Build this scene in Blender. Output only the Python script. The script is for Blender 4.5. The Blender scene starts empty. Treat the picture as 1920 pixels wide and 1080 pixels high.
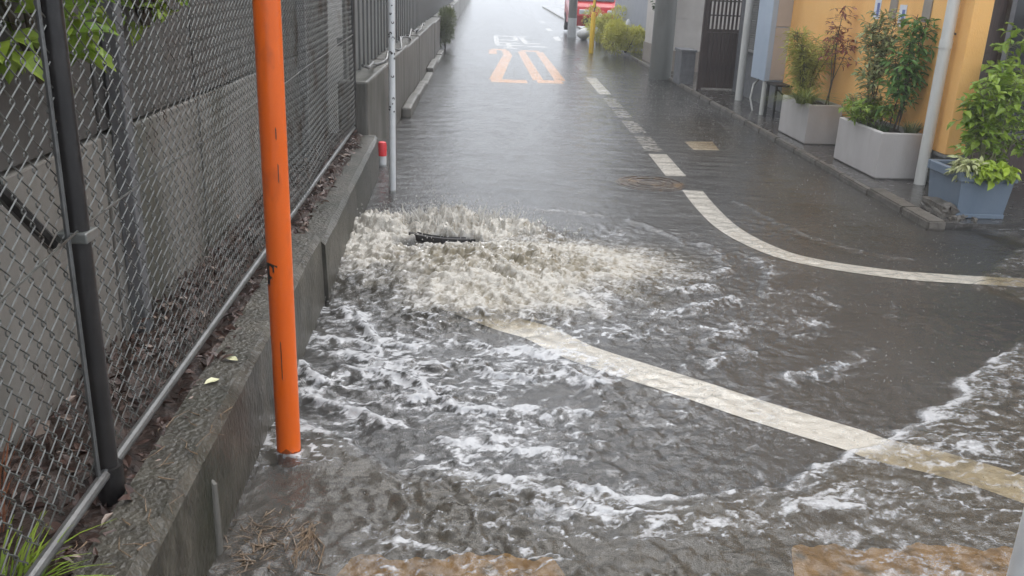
import bpy, bmesh, math, random
import numpy as np
from mathutils import Vector, Matrix

R = math.radians
random.seed(7)
rng = np.random.default_rng(7)
scene = bpy.context.scene
C = scene.collection

# ------------------------------------------------------------------ camera
cam_d = bpy.data.cameras.new('camera')
cam = bpy.data.objects.new('camera', cam_d)
C.objects.link(cam)
scene.camera = cam
cam_d.sensor_width = 36.0
cam_d.lens = 36.0 * 1668.0 / 1920.0
cam_d.clip_start = 0.05
cam_d.clip_end = 600.0
def axis(u, v):
    return Vector(((u - 960) / 1668.0, -(v - 540) / 1668.0, -1.0)).normalized()
_y = axis(900, -35)                      # the street's direction as the lens sees it
_z = -axis(769, 5400)                    # straight up
_z = (_z - _y * _z.dot(_y)).normalized()
_x = _y.cross(_z)
cam.matrix_world = Matrix.Translation((0, 0, 1.45)) @ Matrix((_x, _y, _z)).to_4x4()

# ------------------------------------------------------------------ world, sun, exposure
SUN_EL, SUN_AZ = R(58), R(20)
w = bpy.data.worlds.new('World'); scene.world = w; w.use_nodes = True
nt = w.node_tree; nt.nodes.clear()
sky = nt.nodes.new('ShaderNodeTexSky'); sky.sky_type = 'NISHITA'; sky.sun_disc = False
sky.sun_elevation = SUN_EL; sky.sun_rotation = SUN_AZ
sky.air_density = 1.0; sky.dust_density = 6.0; sky.ozone_density = 1.0
hs = nt.nodes.new('ShaderNodeHueSaturation'); hs.inputs['Saturation'].default_value = 0.16
bg = nt.nodes.new('ShaderNodeBackground'); bg.inputs['Strength'].default_value = 0.15
out = nt.nodes.new('ShaderNodeOutputWorld')
# closed cloud deck: the clear sky is evened out towards one flat grey-white
deck = nt.nodes.new('ShaderNodeMix'); deck.data_type = 'RGBA'; deck.inputs['Factor'].default_value = 0.72
deck.inputs['B'].default_value = (6.55, 7.0, 7.7, 1)
nt.links.new(sky.outputs[0], hs.inputs['Color']); nt.links.new(hs.outputs[0], deck.inputs['A'])
nt.links.new(deck.outputs['Result'], bg.inputs['Color'])
nt.links.new(bg.outputs[0], out.inputs['Surface'])
sun_d = bpy.data.lights.new('sun', 'SUN'); sun_d.energy = 0.8; sun_d.angle = R(50); sun_d.color = (1.0, 0.98, 0.96)
sun = bpy.data.objects.new('sun', sun_d); C.objects.link(sun)
sun.rotation_euler = (R(90) - SUN_EL, 0, -SUN_AZ + R(180))
scene.view_settings.view_transform = 'Standard'; scene.view_settings.look = 'None'
scene.view_settings.gamma = 1.0; scene.view_settings.use_curve_mapping = False
scene.view_settings.exposure = 0.92
scene.render.engine = 'CYCLES'
cy = scene.cycles
cy.use_denoising = True
cy.max_bounces = 4; cy.diffuse_bounces = 3; cy.glossy_bounces = 3; cy.transparent_max_bounces = 12; cy.volume_bounces = 0
cy.use_adaptive_sampling = True; cy.adaptive_threshold = 0.03
cy.caustics_reflective = False; cy.caustics_refractive = False
cy.sample_clamp_indirect = 6.0

# ------------------------------------------------------------------ helpers
def tag(o, label=None, cat=None, group=None, kind=None):
    if label: o['label'] = label
    if cat: o['category'] = cat
    if group: o['group'] = group
    if kind: o['kind'] = kind
    return o

def thing(name, label, cat, loc=(0, 0, 0), group=None, rz=0):
    o = bpy.data.objects.new(name, None); C.objects.link(o)
    o.location = loc; o.rotation_euler = (0, 0, rz); o.empty_display_size = 0.1
    return tag(o, label, cat, group)

class MB:
    def __init__(self): self.v = []; self.f = []
    def add(self, vs, fs):
        n = len(self.v); self.v += [tuple(p) for p in vs]
        self.f += [tuple(i + n for i in q) for q in fs]; return self
    def box(self, x0, x1, y0, y1, z0, z1, b=0.0):
        if b <= 0:
            vs = [(x, y, z) for z in (z0, z1) for y in (y0, y1) for x in (x0, x1)]
            return self.add(vs, [(0, 2, 3, 1), (4, 5, 7, 6), (0, 1, 5, 4), (2, 6, 7, 3), (0, 4, 6, 2), (1, 3, 7, 5)])
        bm = bmesh.new(); bmesh.ops.create_cube(bm, size=1)
        for v in bm.verts:
            v.co = (x0 + (v.co.x + .5) * (x1 - x0), y0 + (v.co.y + .5) * (y1 - y0), z0 + (v.co.z + .5) * (z1 - z0))
        bmesh.ops.bevel(bm, geom=bm.edges[:], offset=b, segments=2, affect='EDGES', profile=0.5)
        return self.bm(bm)
    def bm(self, bm):
        bm.verts.index_update()
        self.add([v.co[:] for v in bm.verts], [[v.index for v in f.verts] for f in bm.faces]); bm.free(); return self
    def tube(self, pts, r, n=8, cap=True):
        pts = [Vector(p) for p in pts]; m = len(pts)
        rs = r if isinstance(r, (list, tuple)) else [r] * m
        vs = []; fs = []
        t = (pts[1] - pts[0]).normalized()
        a = t.orthogonal().normalized()
        for i, p in enumerate(pts):
            t = (pts[min(i + 1, m - 1)] - pts[max(i - 1, 0)]).normalized()
            a = (a - t * a.dot(t)).normalized(); b = t.cross(a)
            for k in range(n):
                th = 2 * math.pi * k / n
                vs.append(p + (a * math.cos(th) + b * math.sin(th)) * rs[i])
        for i in range(m - 1):
            for k in range(n):
                fs.append((i * n + k, i * n + (k + 1) % n, (i + 1) * n + (k + 1) % n, (i + 1) * n + k))
        if cap:
            fs.append(tuple(range(n - 1, -1, -1))); fs.append(tuple((m - 1) * n + k for k in range(n)))
        return self.add(vs, fs)
    def prism(self, poly, z0, z1):
        n = len(poly)
        vs = [(x, y, z0) for x, y in poly] + [(x, y, z1) for x, y in poly]
        fs = [tuple(range(n - 1, -1, -1)), tuple(range(n, 2 * n))] + [(i, (i + 1) % n, n + (i + 1) % n, n + i) for i in range(n)]
        return self.add(vs, fs)
    def ribbon(self, a, b, z):
        n = len(a); vs = [(x, y, z) for x, y in a] + [(x, y, z) for x, y in b]
        return self.add(vs, [(i, i + 1, n + i + 1, n + i) for i in range(n - 1)])
    def mesh(self, name, smooth=False):
        me = bpy.data.meshes.new(name); me.from_pydata(self.v, [], self.f); me.update()
        bm = bmesh.new(); bm.from_mesh(me); bmesh.ops.recalc_face_normals(bm, faces=bm.faces[:]); bm.to_mesh(me); bm.free()
        if smooth:
            me.polygons.foreach_set('use_smooth', [True] * len(me.polygons))
        return me
    def build(self, name, mat, parent=None, smooth=False, loc=None, me=None):
        me = me or self.mesh(name, smooth)
        if mat and not me.materials: me.materials.append(mat)
        o = bpy.data.objects.new(name, me); C.objects.link(o)
        if parent: o.parent = parent
        if loc: o.location = loc
        return o

def inst(me, name, parent=None, loc=(0, 0, 0), rot=(0, 0, 0), scale=(1, 1, 1)):
    o = bpy.data.objects.new(name, me); C.objects.link(o)
    o.parent = parent; o.location = loc; o.rotation_euler = rot; o.scale = scale
    return o

def smooth_angle(o, ang=35):
    me = o.data
    me.polygons.foreach_set('use_smooth', [True] * len(me.polygons))
    bm = bmesh.new(); bm.from_mesh(me)
    for e in bm.edges:
        if len(e.link_faces) == 2 and e.calc_face_angle(0) > R(ang): e.smooth = False
    bm.to_mesh(me); bm.free()
    return o

# ------------------------------------------------------------------ numpy noise
_perm = rng.permutation(256); _perm = np.concatenate([_perm, _perm])
_ga = rng.uniform(0, 2 * np.pi, 256); _gx, _gy = np.cos(_ga), np.sin(_ga)
def pn(x, y, s=0):
    x = np.asarray(x, float) + s * 17.13; y = np.asarray(y, float) + s * 9.71
    xi = np.floor(x).astype(int); yi = np.floor(y).astype(int)
    xf = x - xi; yf = y - yi
    u = xf * xf * xf * (xf * (xf * 6 - 15) + 10); v = yf * yf * yf * (yf * (yf * 6 - 15) + 10)
    def g(ix, iy, dx, dy):
        h = _perm[(_perm[ix & 255] + iy) & 255]
        return _gx[h] * dx + _gy[h] * dy
    n00 = g(xi, yi, xf, yf); n10 = g(xi + 1, yi, xf - 1, yf)
    n01 = g(xi, yi + 1, xf, yf - 1); n11 = g(xi + 1, yi + 1, xf - 1, yf - 1)
    return ((n00 * (1 - u) + n10 * u) * (1 - v) + (n01 * (1 - u) + n11 * u) * v) * 1.45
def fbm(x, y, o=4, s=0, g=0.5):
    t = 0; a = 1
    for i in range(o): t = t + a * pn(x * 2 ** i, y * 2 ** i, s + i * 3); a *= g
    return t
def ridge(x, y, o=3, s=0, g=0.5):
    t = 0; a = 1; n = 0
    for i in range(o): t = t + a * (1 - np.abs(pn(x * 2 ** i, y * 2 ** i, s + i * 5))); n += a; a *= g
    return t / n
def sstep(a, b, x):
    t = np.clip((x - a) / (b - a), 0, 1); return t * t * (3 - 2 * t)

# ------------------------------------------------------------------ materials
def mat(name, c1, c2=None, rough=0.6, scale=6.0, detail=6.0, bump=0.0, bscale=None, spec=0.5, stretch=None,
        rough2=None, c3=None, s3=1.5, f3=(0.5, 0.7), metal=0.0, transl=0.0):
    m = bpy.data.materials.new(name); m.use_nodes = True
    n = m.node_tree.nodes; L = m.node_tree.links
    p = n['Principled BSDF']
    p.inputs['Roughness'].default_value = rough
    p.inputs['Specular IOR Level'].default_value = spec
    p.inputs['Metallic'].default_value = metal
    tc = n.new('ShaderNodeTexCoord'); src = tc.outputs['Object']
    if stretch:
        mp = n.new('ShaderNodeMapping'); mp.inputs['Scale'].default_value = stretch
        L.new(src, mp.inputs['Vector']); src = mp.outputs['Vector']
    nz = n.new('ShaderNodeTexNoise'); nz.inputs['Scale'].default_value = scale; nz.inputs['Detail'].default_value = detail
    nz.inputs['Roughness'].default_value = 0.62
    L.new(src, nz.inputs['Vector'])
    rp = n.new('ShaderNodeValToRGB'); rp.color_ramp.elements[0].position = 0.32; rp.color_ramp.elements[1].position = 0.68
    rp.color_ramp.elements[0].color = (*c1, 1); rp.color_ramp.elements[1].color = (*(c2 or c1), 1)
    L.new(nz.outputs['Fac'], rp.inputs['Fac'])
    col = rp.outputs['Color']
    if c3:
        n3 = n.new('ShaderNodeTexNoise'); n3.inputs['Scale'].default_value = s3; n3.inputs['Detail'].default_value = 5
        L.new(src, n3.inputs['Vector'])
        mr = n.new('ShaderNodeMapRange'); mr.inputs['From Min'].default_value = f3[0]; mr.inputs['From Max'].default_value = f3[1]
        L.new(n3.outputs['Fac'], mr.inputs['Value'])
        mx = n.new('ShaderNodeMix'); mx.data_type = 'RGBA'
        L.new(mr.outputs['Result'], mx.inputs['Factor']); L.new(col, mx.inputs['A']); mx.inputs['B'].default_value = (*c3, 1)
        col = mx.outputs['Result']
    L.new(col, p.inputs['Base Color'])
    if rough2 is not None:
        mr2 = n.new('ShaderNodeMapRange'); mr2.inputs['To Min'].default_value = rough; mr2.inputs['To Max'].default_value = rough2
        mr2.inputs['From Min'].default_value = 0.35; mr2.inputs['From Max'].default_value = 0.65
        L.new(nz.outputs['Fac'], mr2.inputs['Value']); L.new(mr2.outputs['Result'], p.inputs['Roughness'])
    if bump:
        nb = n.new('ShaderNodeTexNoise'); nb.inputs['Scale'].default_value = bscale or scale * 4; nb.inputs['Detail'].default_value = 4
        L.new(src, nb.inputs['Vector'])
        b = n.new('ShaderNodeBump'); b.inputs['Strength'].default_value = bump; b.inputs['Distance'].default_value = 0.01
        L.new(nb.outputs['Fac'], b.inputs['Height']); L.new(b.outputs['Normal'], p.inputs['Normal'])
    if transl:
        o = n['Material Output']; t = n.new('ShaderNodeBsdfTranslucent'); L.new(col, t.inputs['Color'])
        ms = n.new('ShaderNodeMixShader'); ms.inputs[0].default_value = transl
        L.new(p.outputs[0], ms.inputs[1]); L.new(t.outputs[0], ms.inputs[2]); L.new(ms.outputs[0], o.inputs['Surface'])
    return m

M = {}
M['asphalt'] = mat('asphalt', (.030, .029, .029), (.075, .072, .070), .42, 160, 3, .5, 220, c3=(.028, .027, .027), s3=1.2, f3=(.45, .7))
M['ground'] = mat('ground', (.05, .045, .035), (.09, .08, .06), .8, 3, 6, .4)
M['white_paint'] = mat('white_paint', (.76, .71, .63), (.82, .78, .71), .45, 30, 5, .2, 150, c3=(.50, .44, .36), s3=22, f3=(.62, .74))
M['worn_paint'] = mat('worn_paint', (.30, .28, .25), (.62, .58, .52), .45, 26, 6, .3, 150, c3=(.06, .06, .06), s3=18, f3=(.48, .56))
M['tan_paint'] = mat('tan_paint', (.68, .56, .40), (.78, .67, .52), .5, 20, 5, .2, 150)
M['orange_paint'] = mat('orange_paint', (.88, .33, .01), (.90, .40, .04), .5, 14, 5, .2, 150)
M['ochre_paint'] = mat('ochre_paint', (.34, .18, .03), (.48, .29, .075), .5, 22, 7, .3, 150, c3=(.12, .09, .05), s3=13, f3=(.52, .68))
M['concrete_wall'] = mat('concrete_wall', (.027, .024, .018), (.092, .083, .064), .38, 11, 9, .8, 60, c3=(.019, .020, .010), s3=3.2, f3=(.5, .68), stretch=(1, 1, .55))
M['far_concrete'] = mat('far_concrete', (.075, .069, .058), (.165, .155, .135), .5, 6, 9, .5, 40, c3=(.042, .042, .028), s3=2.4, f3=(.5, .7), stretch=(1, 1, .35))
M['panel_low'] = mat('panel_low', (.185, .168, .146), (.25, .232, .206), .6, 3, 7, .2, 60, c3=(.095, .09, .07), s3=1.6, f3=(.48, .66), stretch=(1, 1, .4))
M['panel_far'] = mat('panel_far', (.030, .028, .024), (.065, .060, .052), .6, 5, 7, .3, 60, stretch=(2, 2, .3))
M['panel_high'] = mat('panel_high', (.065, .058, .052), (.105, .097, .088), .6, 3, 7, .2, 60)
M['panel_post'] = mat('panel_post', (.11, .108, .11), (.17, .168, .17), .55, 8, 5, .1)
M['litter'] = mat('litter', (.020, .013, .010), (.085, .050, .036), .55, 30, 6, 1.0, 60)
M['soil'] = mat('soil', (.018, .014, .010), (.050, .038, .028), .8, 40, 5, 1.0, 80)
M['wire'] = mat('wire', (.10, .10, .093), (.20, .20, .185), .35, 25, 5, metal=.5, c3=(.07, .05, .035), s3=6, f3=(.55, .7))
M['galv'] = mat('galv', (.09, .09, .087), (.16, .16, .155), .38, 14, 6, .1, metal=.3)
M['dark_post'] = mat('dark_post', (.010, .009, .009), (.026, .023, .022), .32, 10, 5, .1)
M['clamp'] = mat('clamp', (.17, .175, .165), (.25, .255, .24), .35, 20, 4, metal=.5)
M['orange_pole'] = mat('orange_pole', (.80, .125, .008), (.86, .15, .012), .32, 8, 5, .05, c3=(.50, .085, .014), s3=11, f3=(.58, .72), stretch=(1, 1, .35))
M['black'] = mat('black', (.006, .006, .006), (.014, .013, .013), .5, 20)
M['white_pole'] = mat('white_pole', (.66, .67, .67), (.76, .77, .76), .32, 12, 5, .05, c3=(.5, .49, .44), s3=9, f3=(.6, .75))
M['iron'] = mat('iron', (.012, .011, .011), (.035, .03, .028), .45, 30, 5, .4)
M['rust_iron'] = mat('rust_iron', (.05, .032, .02), (.15, .09, .04), .45, 18, 5, .5, c3=(.30, .17, .06), s3=7, f3=(.56, .66))
M['red'] = mat('red', (.75, .04, .05), (.82, .07, .07), .35, 9)
M['kerb'] = mat('kerb', (.075, .064, .052), (.17, .15, .125), .4, 14, 7, .6, 70, c3=(.07, .06, .045), s3=5, f3=(.5, .66))
M['sidewalk'] = mat('sidewalk', (.040, .036, .033), (.085, .078, .070), .12, 12, 6, .15, 50, rough2=.30)
M['planter_grey'] = mat('planter_grey', (.45, .42, .40), (.52, .49, .47), .5, 4, 7, .15, 80, c3=(.38, .345, .32), s3=3.2, f3=(.5, .72), stretch=(1, 1, .4))
M['planter_blue'] = mat('planter_blue', (.125, .165, .215), (.16, .20, .25), .45, 5, 6, .1, 80, stretch=(1, 1, .5))
M['orange_wall'] = mat('orange_wall', (.87, .46, .14), (.90, .52, .18), .7, 2.5, 8, .4, 90, c3=(.75, .37, .105), s3=1.7, f3=(.52, .74), stretch=(1, 1, .5))
M['plinth'] = mat('plinth', (.13, .13, .125), (.23, .23, .22), .5, 8, 6, .3, c3=(.09, .095, .075), s3=5, f3=(.5, .65))
M['pvc'] = mat('pvc', (.56, .55, .51), (.66, .65, .61), .38, 6, 4, .03, stretch=(1, 1, .25))
M['glass'] = mat('glass', (.02, .022, .024), (.035, .037, .04), .06, 2)
M['blue_cab'] = mat('blue_cab', (.36, .43, .52), (.42, .49, .57), .4, 3, 4, .04)
M['beige_cab'] = mat('beige_cab', (.42, .36, .31), (.48, .42, .37), .5, 3, 5, .04)
M['beige_wall'] = mat('beige_wall', (.50, .46, .42), (.58, .54, .50), .7, 4, 6, .2, 90)
M['brown_base'] = mat('brown_base', (.24, .20, .165), (.30, .26, .22), .6, 5, 6, .2)
M['grey_wall'] = mat('grey_wall', (.30, .31, .34), (.35, .36, .39), .7, 3, 6, .2, 90)
M['brown_wood'] = mat('brown_wood', (.030, .018, .014), (.075, .046, .037), .42, 14, 6, .3, stretch=(3, 3, .3))
M['grey_block'] = mat('grey_block', (.11, .11, .115), (.17, .17, .175), .6, 12, 6, .3)
M['louver'] = mat('louver', (.28, .27, .26), (.34, .33, .32), .4, 6, metal=.2)
M['util'] = mat('util', (.12, .12, .11), (.19, .19, .175), .55, 5, 7, .25, 60, stretch=(1, 1, .2), c3=(.09, .093, .084), s3=2.5, f3=(.5, .7))
M['util_white'] = mat('util_white', (.42, .43, .43), (.52, .53, .53), .5, 5)
M['yellow'] = mat('yellow', (.82, .50, .02), (.88, .58, .05), .4, 9)
M['boards'] = mat('boards', (.085, .088, .085), (.16, .163, .157), .5, 6, 6, .2, stretch=(2, 2, .25), c3=(.10, .10, .09), s3=1.5, f3=(.5, .7))
M['stem'] = mat('stem', (.05, .035, .025), (.10, .075, .05), .7, 30)
M['stem_green'] = mat('stem_green', (.10, .11, .04), (.16, .16, .07), .6, 30)
M['leaf_lime'] = mat('leaf_lime', (.30, .42, .03), (.46, .58, .06), .40, 9, transl=.3)
M['leaf_yellowgreen'] = mat('leaf_yellowgreen', (.32, .35, .06), (.52, .50, .12), .45, 9, transl=.3)
M['leaf_green'] = mat('leaf_green', (.08, .19, .04), (.19, .33, .08), .40, 9, transl=.25)
M['leaf_dark'] = mat('leaf_dark', (.028, .06, .018), (.07, .12, .035), .4, 9, transl=.2)
M['leaf_olive'] = mat('leaf_olive', (.18, .25, .09), (.50, .48, .24), .45, 12, transl=.25)
M['leaf_red'] = mat('leaf_red', (.22, .06, .05), (.36, .12, .09), .45, 12, transl=.25)
M['leaf_mid'] = mat('leaf_mid', (.13, .24, .025), (.36, .46, .06), .35, 9, transl=.3)
M['leaf_pale'] = mat('leaf_pale', (.36, .40, .16), (.56, .55, .30), .45, 12, transl=.25)
M['bush'] = mat('bush', (.52, .52, .08), (.74, .70, .18), .55, 9, transl=.25)
M['weed'] = mat('weed', (.10, .13, .05), (.20, .22, .10), .6, 9, transl=.25)
M['twig'] = mat('twig', (.055, .034, .020), (.26, .18, .11), .45, 60)
M['pale_leaf'] = mat('pale_leaf', (.55, .53, .28), (.72, .70, .48), .5, 30)
M['stone_white'] = mat('stone_white', (.60, .59, .57), (.72, .71, .69), .6, 9, 6, .3)
M['car_red'] = mat('car_red', (.50, .02, .025), (.55, .03, .03), .22, 3)
M['tyre'] = mat('tyre', (.012, .012, .012), (.02, .02, .02), .7, 30)
M['chrome'] = mat('chrome', (.6, .6, .6), (.7, .7, .7), .15, 5, metal=.9)
M['lampglass'] = mat('lampglass', (.7, .72, .74), (.8, .82, .84), .1, 5)
M['paper'] = mat('paper', (.62, .63, .68), (.70, .71, .75), .6, 9)
M['paper_blue'] = mat('paper_blue', (.10, .14, .36), (.16, .20, .42), .6, 9)
M['roof'] = mat('roof', (.07, .07, .075), (.11, .11, .115), .6, 5)

# ------------------------------------------------------------------ ground, road
g = MB(); g.add([(-160, -120, -.25), (160, -120, -.25), (160, 240, -.25), (-160, 240, -.25)], [(0, 1, 2, 3)])
tag(g.build('ground', M['ground']), kind='structure')
g = MB(); g.prism([(-1.4, -9), (14, -9), (14, 5.5), (3.6, 5.5), (3.6, 130), (-1.4, 130)], -.2, 0)
road = tag(g.build('road', M['asphalt']), kind='structure')

def marking(name, label, m, a=None, b=None, quads=None, z=.004, group=None):
    k = MB()
    if quads:
        for q in quads: k.add([(x, y, z) for x, y in q], [(0, 1, 2, 3)])
    else: k.ribbon(a, b, z)
    o = k.build(name, m, road)
    return o
def cr(P, n=6):
    P = [Vector((*p, 0)) for p in P]; P = [P[0] * 2 - P[1]] + P + [P[-1] * 2 - P[-2]]; o = []
    for i in range(1, len(P) - 2):
        for k in range(n):
            t = k / n; a, b, c, d = P[i - 1:i + 3]
            q = .5 * ((2 * b) + (c - a) * t + (2 * a - 5 * b + 4 * c - d) * t * t + (3 * b - a - 3 * c + d) * t ** 3)
            o.append((q.x, q.y))
    o.append((P[-2].x, P[-2].y)); return o
def offs(P, d):
    o = []
    for i, p in enumerate(P):
        a = Vector(P[max(i - 1, 0)]); b = Vector(P[min(i + 1, len(P) - 1)]); t = (b - a).normalized()
        o.append((p[0] - t.y * d, p[1] + t.x * d))
    return o
curve = cr([(1.655, 6.60), (1.632, 6.13), (1.632, 5.6), (1.69, 5.23), (1.81, 4.93), (1.975, 4.77), (2.185, 4.66), (2.39, 4.585), (2.61, 4.55), (3.0, 4.51), (3.6, 4.49), (5, 4.48), (9, 4.48)])
marking('edge_line', '', M['white_paint'], offs(curve, .078), offs(curve, -.078))
stop = cr([(-.15, 4.02), (.05, 3.83), (.168, 3.71), (.305, 3.605), (.45, 3.41), (.673, 3.217), (.855, 3.07), (1.02, 2.925), (1.177, 2.80), (1.325, 2.688), (1.395, 2.62), (1.54, 2.545), (1.675, 2.45), (1.76, 2.37), (1.93, 2.24), (2.15, 2.08), (2.4, 1.9), (2.8, 1.6), (3.3, 1.25)])
marking('edge_line', '', M['white_paint'], offs(stop, .092), offs(stop, -.092))
for (y0, y1, m) in ((7.13, 8.12, 'white_paint'), (8.25, 9.1, 'worn_paint'), (9.35, 10.2, 'worn_paint'), (10.45, 11.2, 'worn_paint'), (11.35, 12.3, 'worn_paint'), (12.75, 15.1, 'white_paint'), (16.2, 17.8, 'worn_paint'), (20, 22, 'worn_paint'), (25, 27, 'white_paint'), (30, 32, 'white_paint'), (36, 38, 'white_paint')):
    xm = 1.63 + .03 * (y0 - 7.13)
    marking('lane_dash', '', M[m], quads=[((xm - .075, y0), (xm + .095, y0), (xm + .1 + .03 * (y1 - y0), y1), (xm - .07 + .03 * (y1 - y0), y1))])
marking('pale_patch', '', M['tan_paint'], quads=[((2.08, 8.42), (2.33, 8.42), (2.39, 8.92), (2.09, 8.87))])
# '20' and the kanji strokes painted on the road
def strokes(name, m, segs, wd):
    k = MB()
    for i, (a, b) in enumerate(segs):
        a = Vector(a); b = Vector(b); t = (b - a).normalized()
        ww = wd * (abs(t.y) + 2.6 * abs(t.x)); n = Vector((-t.y, t.x)) * ww / 2; e = t * wd * .3
        q = [a - n - e, b - n + e, b + n + e, a + n - e]
        k.add([(p.x, p.y, .004 + i * .0006) for p in q], [(0, 1, 2, 3)])
    return k.build(name, m, road)
strokes('painted_digit', M['orange_paint'], [((.26, 14.1), (.72, 14.1)), ((.28, 14.3), (.62, 19.3)), ((.62, 19.3), (.60, 20.6)), ((.58, 20.8), (.34, 20.8)), ((.32, 20.6), (.31, 19.5))], .17)
strokes('painted_digit', M['orange_paint'], [((.98, 14.2), (1.28, 14.2)), ((.96, 14.4), (.96, 20.4)), ((1.31, 14.4), (1.36, 20.4)), ((.99, 20.7), (1.33, 20.7))], .17)
strokes('painted_character', M['white_paint'], [((.45, 22.4), (1.08, 22.4)), ((.46, 23.3), (1.02, 23.3)), ((.47, 24.4), (.98, 24.4)), ((.48, 26.2), (1.02, 26.2)), ((.46, 22.6), (.48, 26.0)), ((1.0, 24.4), (1.02, 26.0)), ((.74, 21.5), (.74, 23.2)), ((.62, 21.4), (.86, 21.4))], .12)
strokes('painted_character', M['white_paint'], [((1.2, 25.8), (1.2, 23.4)), ((1.2, 23.3), (1.52, 23.3)), ((1.22, 22.2), (1.62, 22.2)), ((1.14, 26.2), (1.3, 26.2))], .14)
# ochre strips just before the camera, under the water
def ragged(x0, x1, ya, yb, seed):
    q = random.Random(seed); xs_ = np.linspace(x0, x1, 160)
    a = [(x, ya) for x in xs_]; b = [(x, yb + .03 * (x - x0) + .012 * math.sin(x * 19 + seed) + .008 * math.sin(x * 53 + seed * 2) + .004 * math.sin(x * 130) - 3 * max(0, .06 - (x - x0)) - 3 * max(0, .06 - (x1 - x))) for x in xs_]
    marking('ochre_strip', '', M['ochre_paint'], a, b)
ragged(-.36, .29, 1.5, 1.995, 1); ragged(.84, 2.3, 1.5, 2.06, 2)
# valve cover in the road
k = MB(); k.tube([(0, 0, 0), (0, 0, .006)], .27, 28)
vc = k.build('manhole_cover', M['rust_iron'], None, loc=(1.37, 6.80, .0005)); tag(vc, 'rusty brown round manhole cover in the road beside the curved white line', 'manhole')
k = MB()
for rr in (.10, .18, .25):
    k.tube([(rr * math.cos(t), rr * math.sin(t), .008) for t in np.linspace(0, 2 * math.pi, 25)], .008, 5, False)
k.build('ring', M['rust_iron'], vc)

# ------------------------------------------------------------------ left: low concrete wall with chain-link fence
def sheared_block(y0, y1, xf0, xf1, wid0, wid1, zt0, zt1, ch=.022, n=14, seed=1):
    # outer face x runs xf0..xf1, chamfered top edge, slightly battered and chipped
    v = []; f = []; rr = random.Random(seed)
    for i in range(n + 1):
        t = i / n; y = y0 + (y1 - y0) * t; x = xf0 + (xf1 - xf0) * t; zt = zt0 + (zt1 - zt0) * t; wd = wid0 + (wid1 - wid0) * t
        j = lambda s: rr.uniform(-s, s)
        c = ch + j(.005)
        v += [(x + .012, y, -.1), (x + .006 + j(.002), y, .12), (x + j(.002), y, zt - c), (x - c, y, zt + j(.002)), (x - wd, y, zt + j(.003)), (x - wd, y, -.1)]
    for i in range(n):
        for k in range(6):
            f.append((i * 6 + k, i * 6 + (k + 1) % 6, i * 6 + 6 + (k + 1) % 6, i * 6 + 6 + k))
    f += [tuple(range(5, -1, -1)), tuple(n * 6 + k for k in range(6))]
    return MB().add(v, f)
lw = thing('retaining_wall', 'low mossy concrete kerb wall under the chain link fence', 'wall', (0, 0, 0))
sheared_block(.2, 3.90, -.607, -.690, .130, .125, .325, .345, seed=2).build('wall_block', M['concrete_wall'], lw)
sheared_block(3.925, 6.85, -.676, -.752, .155, .125, .305, .305, seed=3).build('wall_block', M['concrete_wall'], lw)
# soil trough with leaf litter behind the wall top
soilx = lambda y: -.735 - .0215 * y
N = 90
v = []; f = []
for i in range(N + 1):
    y = .2 + (6.85 - .2) * i / N
    for k in range(9):
        x = soilx(y) + .03 - .055 * k
        z = .305 + .012 * math.sin(i * 1.7 + k * 2.1) + random.uniform(-.012, .012) + (.02 if k in (3, 4) else 0)
        v.append((x, y, z))
for i in range(N):
    for k in range(8):
        a = i * 9 + k; f.append((a, a + 9, a + 10, a + 1))
tag(MB().add(v, f).build('soil_strip', M['litter']), kind='structure')
def leaf_poly(L, W, fold=.25, curl=.2):
    # 6-vertex folded leaf along +y from the origin
    return [(0, 0, 0), (-W * .5, L * .38, W * fold), (-W * .36, L * .72, W * fold - L * curl * .4), (0, L, -L * curl), (W * .36, L * .72, W * fold - L * curl * .4), (W * .5, L * .38, W * fold), (0, L * .45, 0)], [(0, 6, 1), (1, 6, 2), (2, 6, 3), (0, 5, 6), (5, 4, 6), (4, 3, 6)]
def scatter_leaves(k, n, pos, size, rr, flat=.5, wr=.45):
    for _ in range(n):
        L = rr.uniform(*size); vs, fs = leaf_poly(L, L * wr * rr.uniform(.7, 1.3), rr.uniform(.05, .35), rr.uniform(-.15, .3))
        p = Vector(pos(rr)); mtx = Matrix.Rotation(rr.uniform(0, 6.28), 4, 'Z') @ Matrix.Rotation(rr.gauss(0, flat), 4, 'X') @ Matrix.Rotation(rr.gauss(0, flat), 4, 'Y')
        k.add([p + mtx @ Vector(q) for q in vs], fs)
rr = random.Random(11)
for m, nn, nm in ((mat('dead_leaf', (.035, .020, .016), (.11, .06, .045), .45, 20), 2300, 'dead brown leaves matted behind the kerb wall under the fence'), (mat('dead_leaf_pale', (.16, .11, .085), (.34, .27, .22), .5, 30), 300, 'paler dead leaves and litter scattered along the fence foot')):
    k = MB()
    def pp(r):
        y = r.uniform(.9, 6.8); return (soilx(y) + r.uniform(-.40, .035), y, .318 + r.uniform(0, .022))
    scatter_leaves(k, nn, pp, (.02, .055), rr, .5)
    tag(k.build('leaf_litter', m), nm, 'leaves', kind='stuff')

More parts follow.
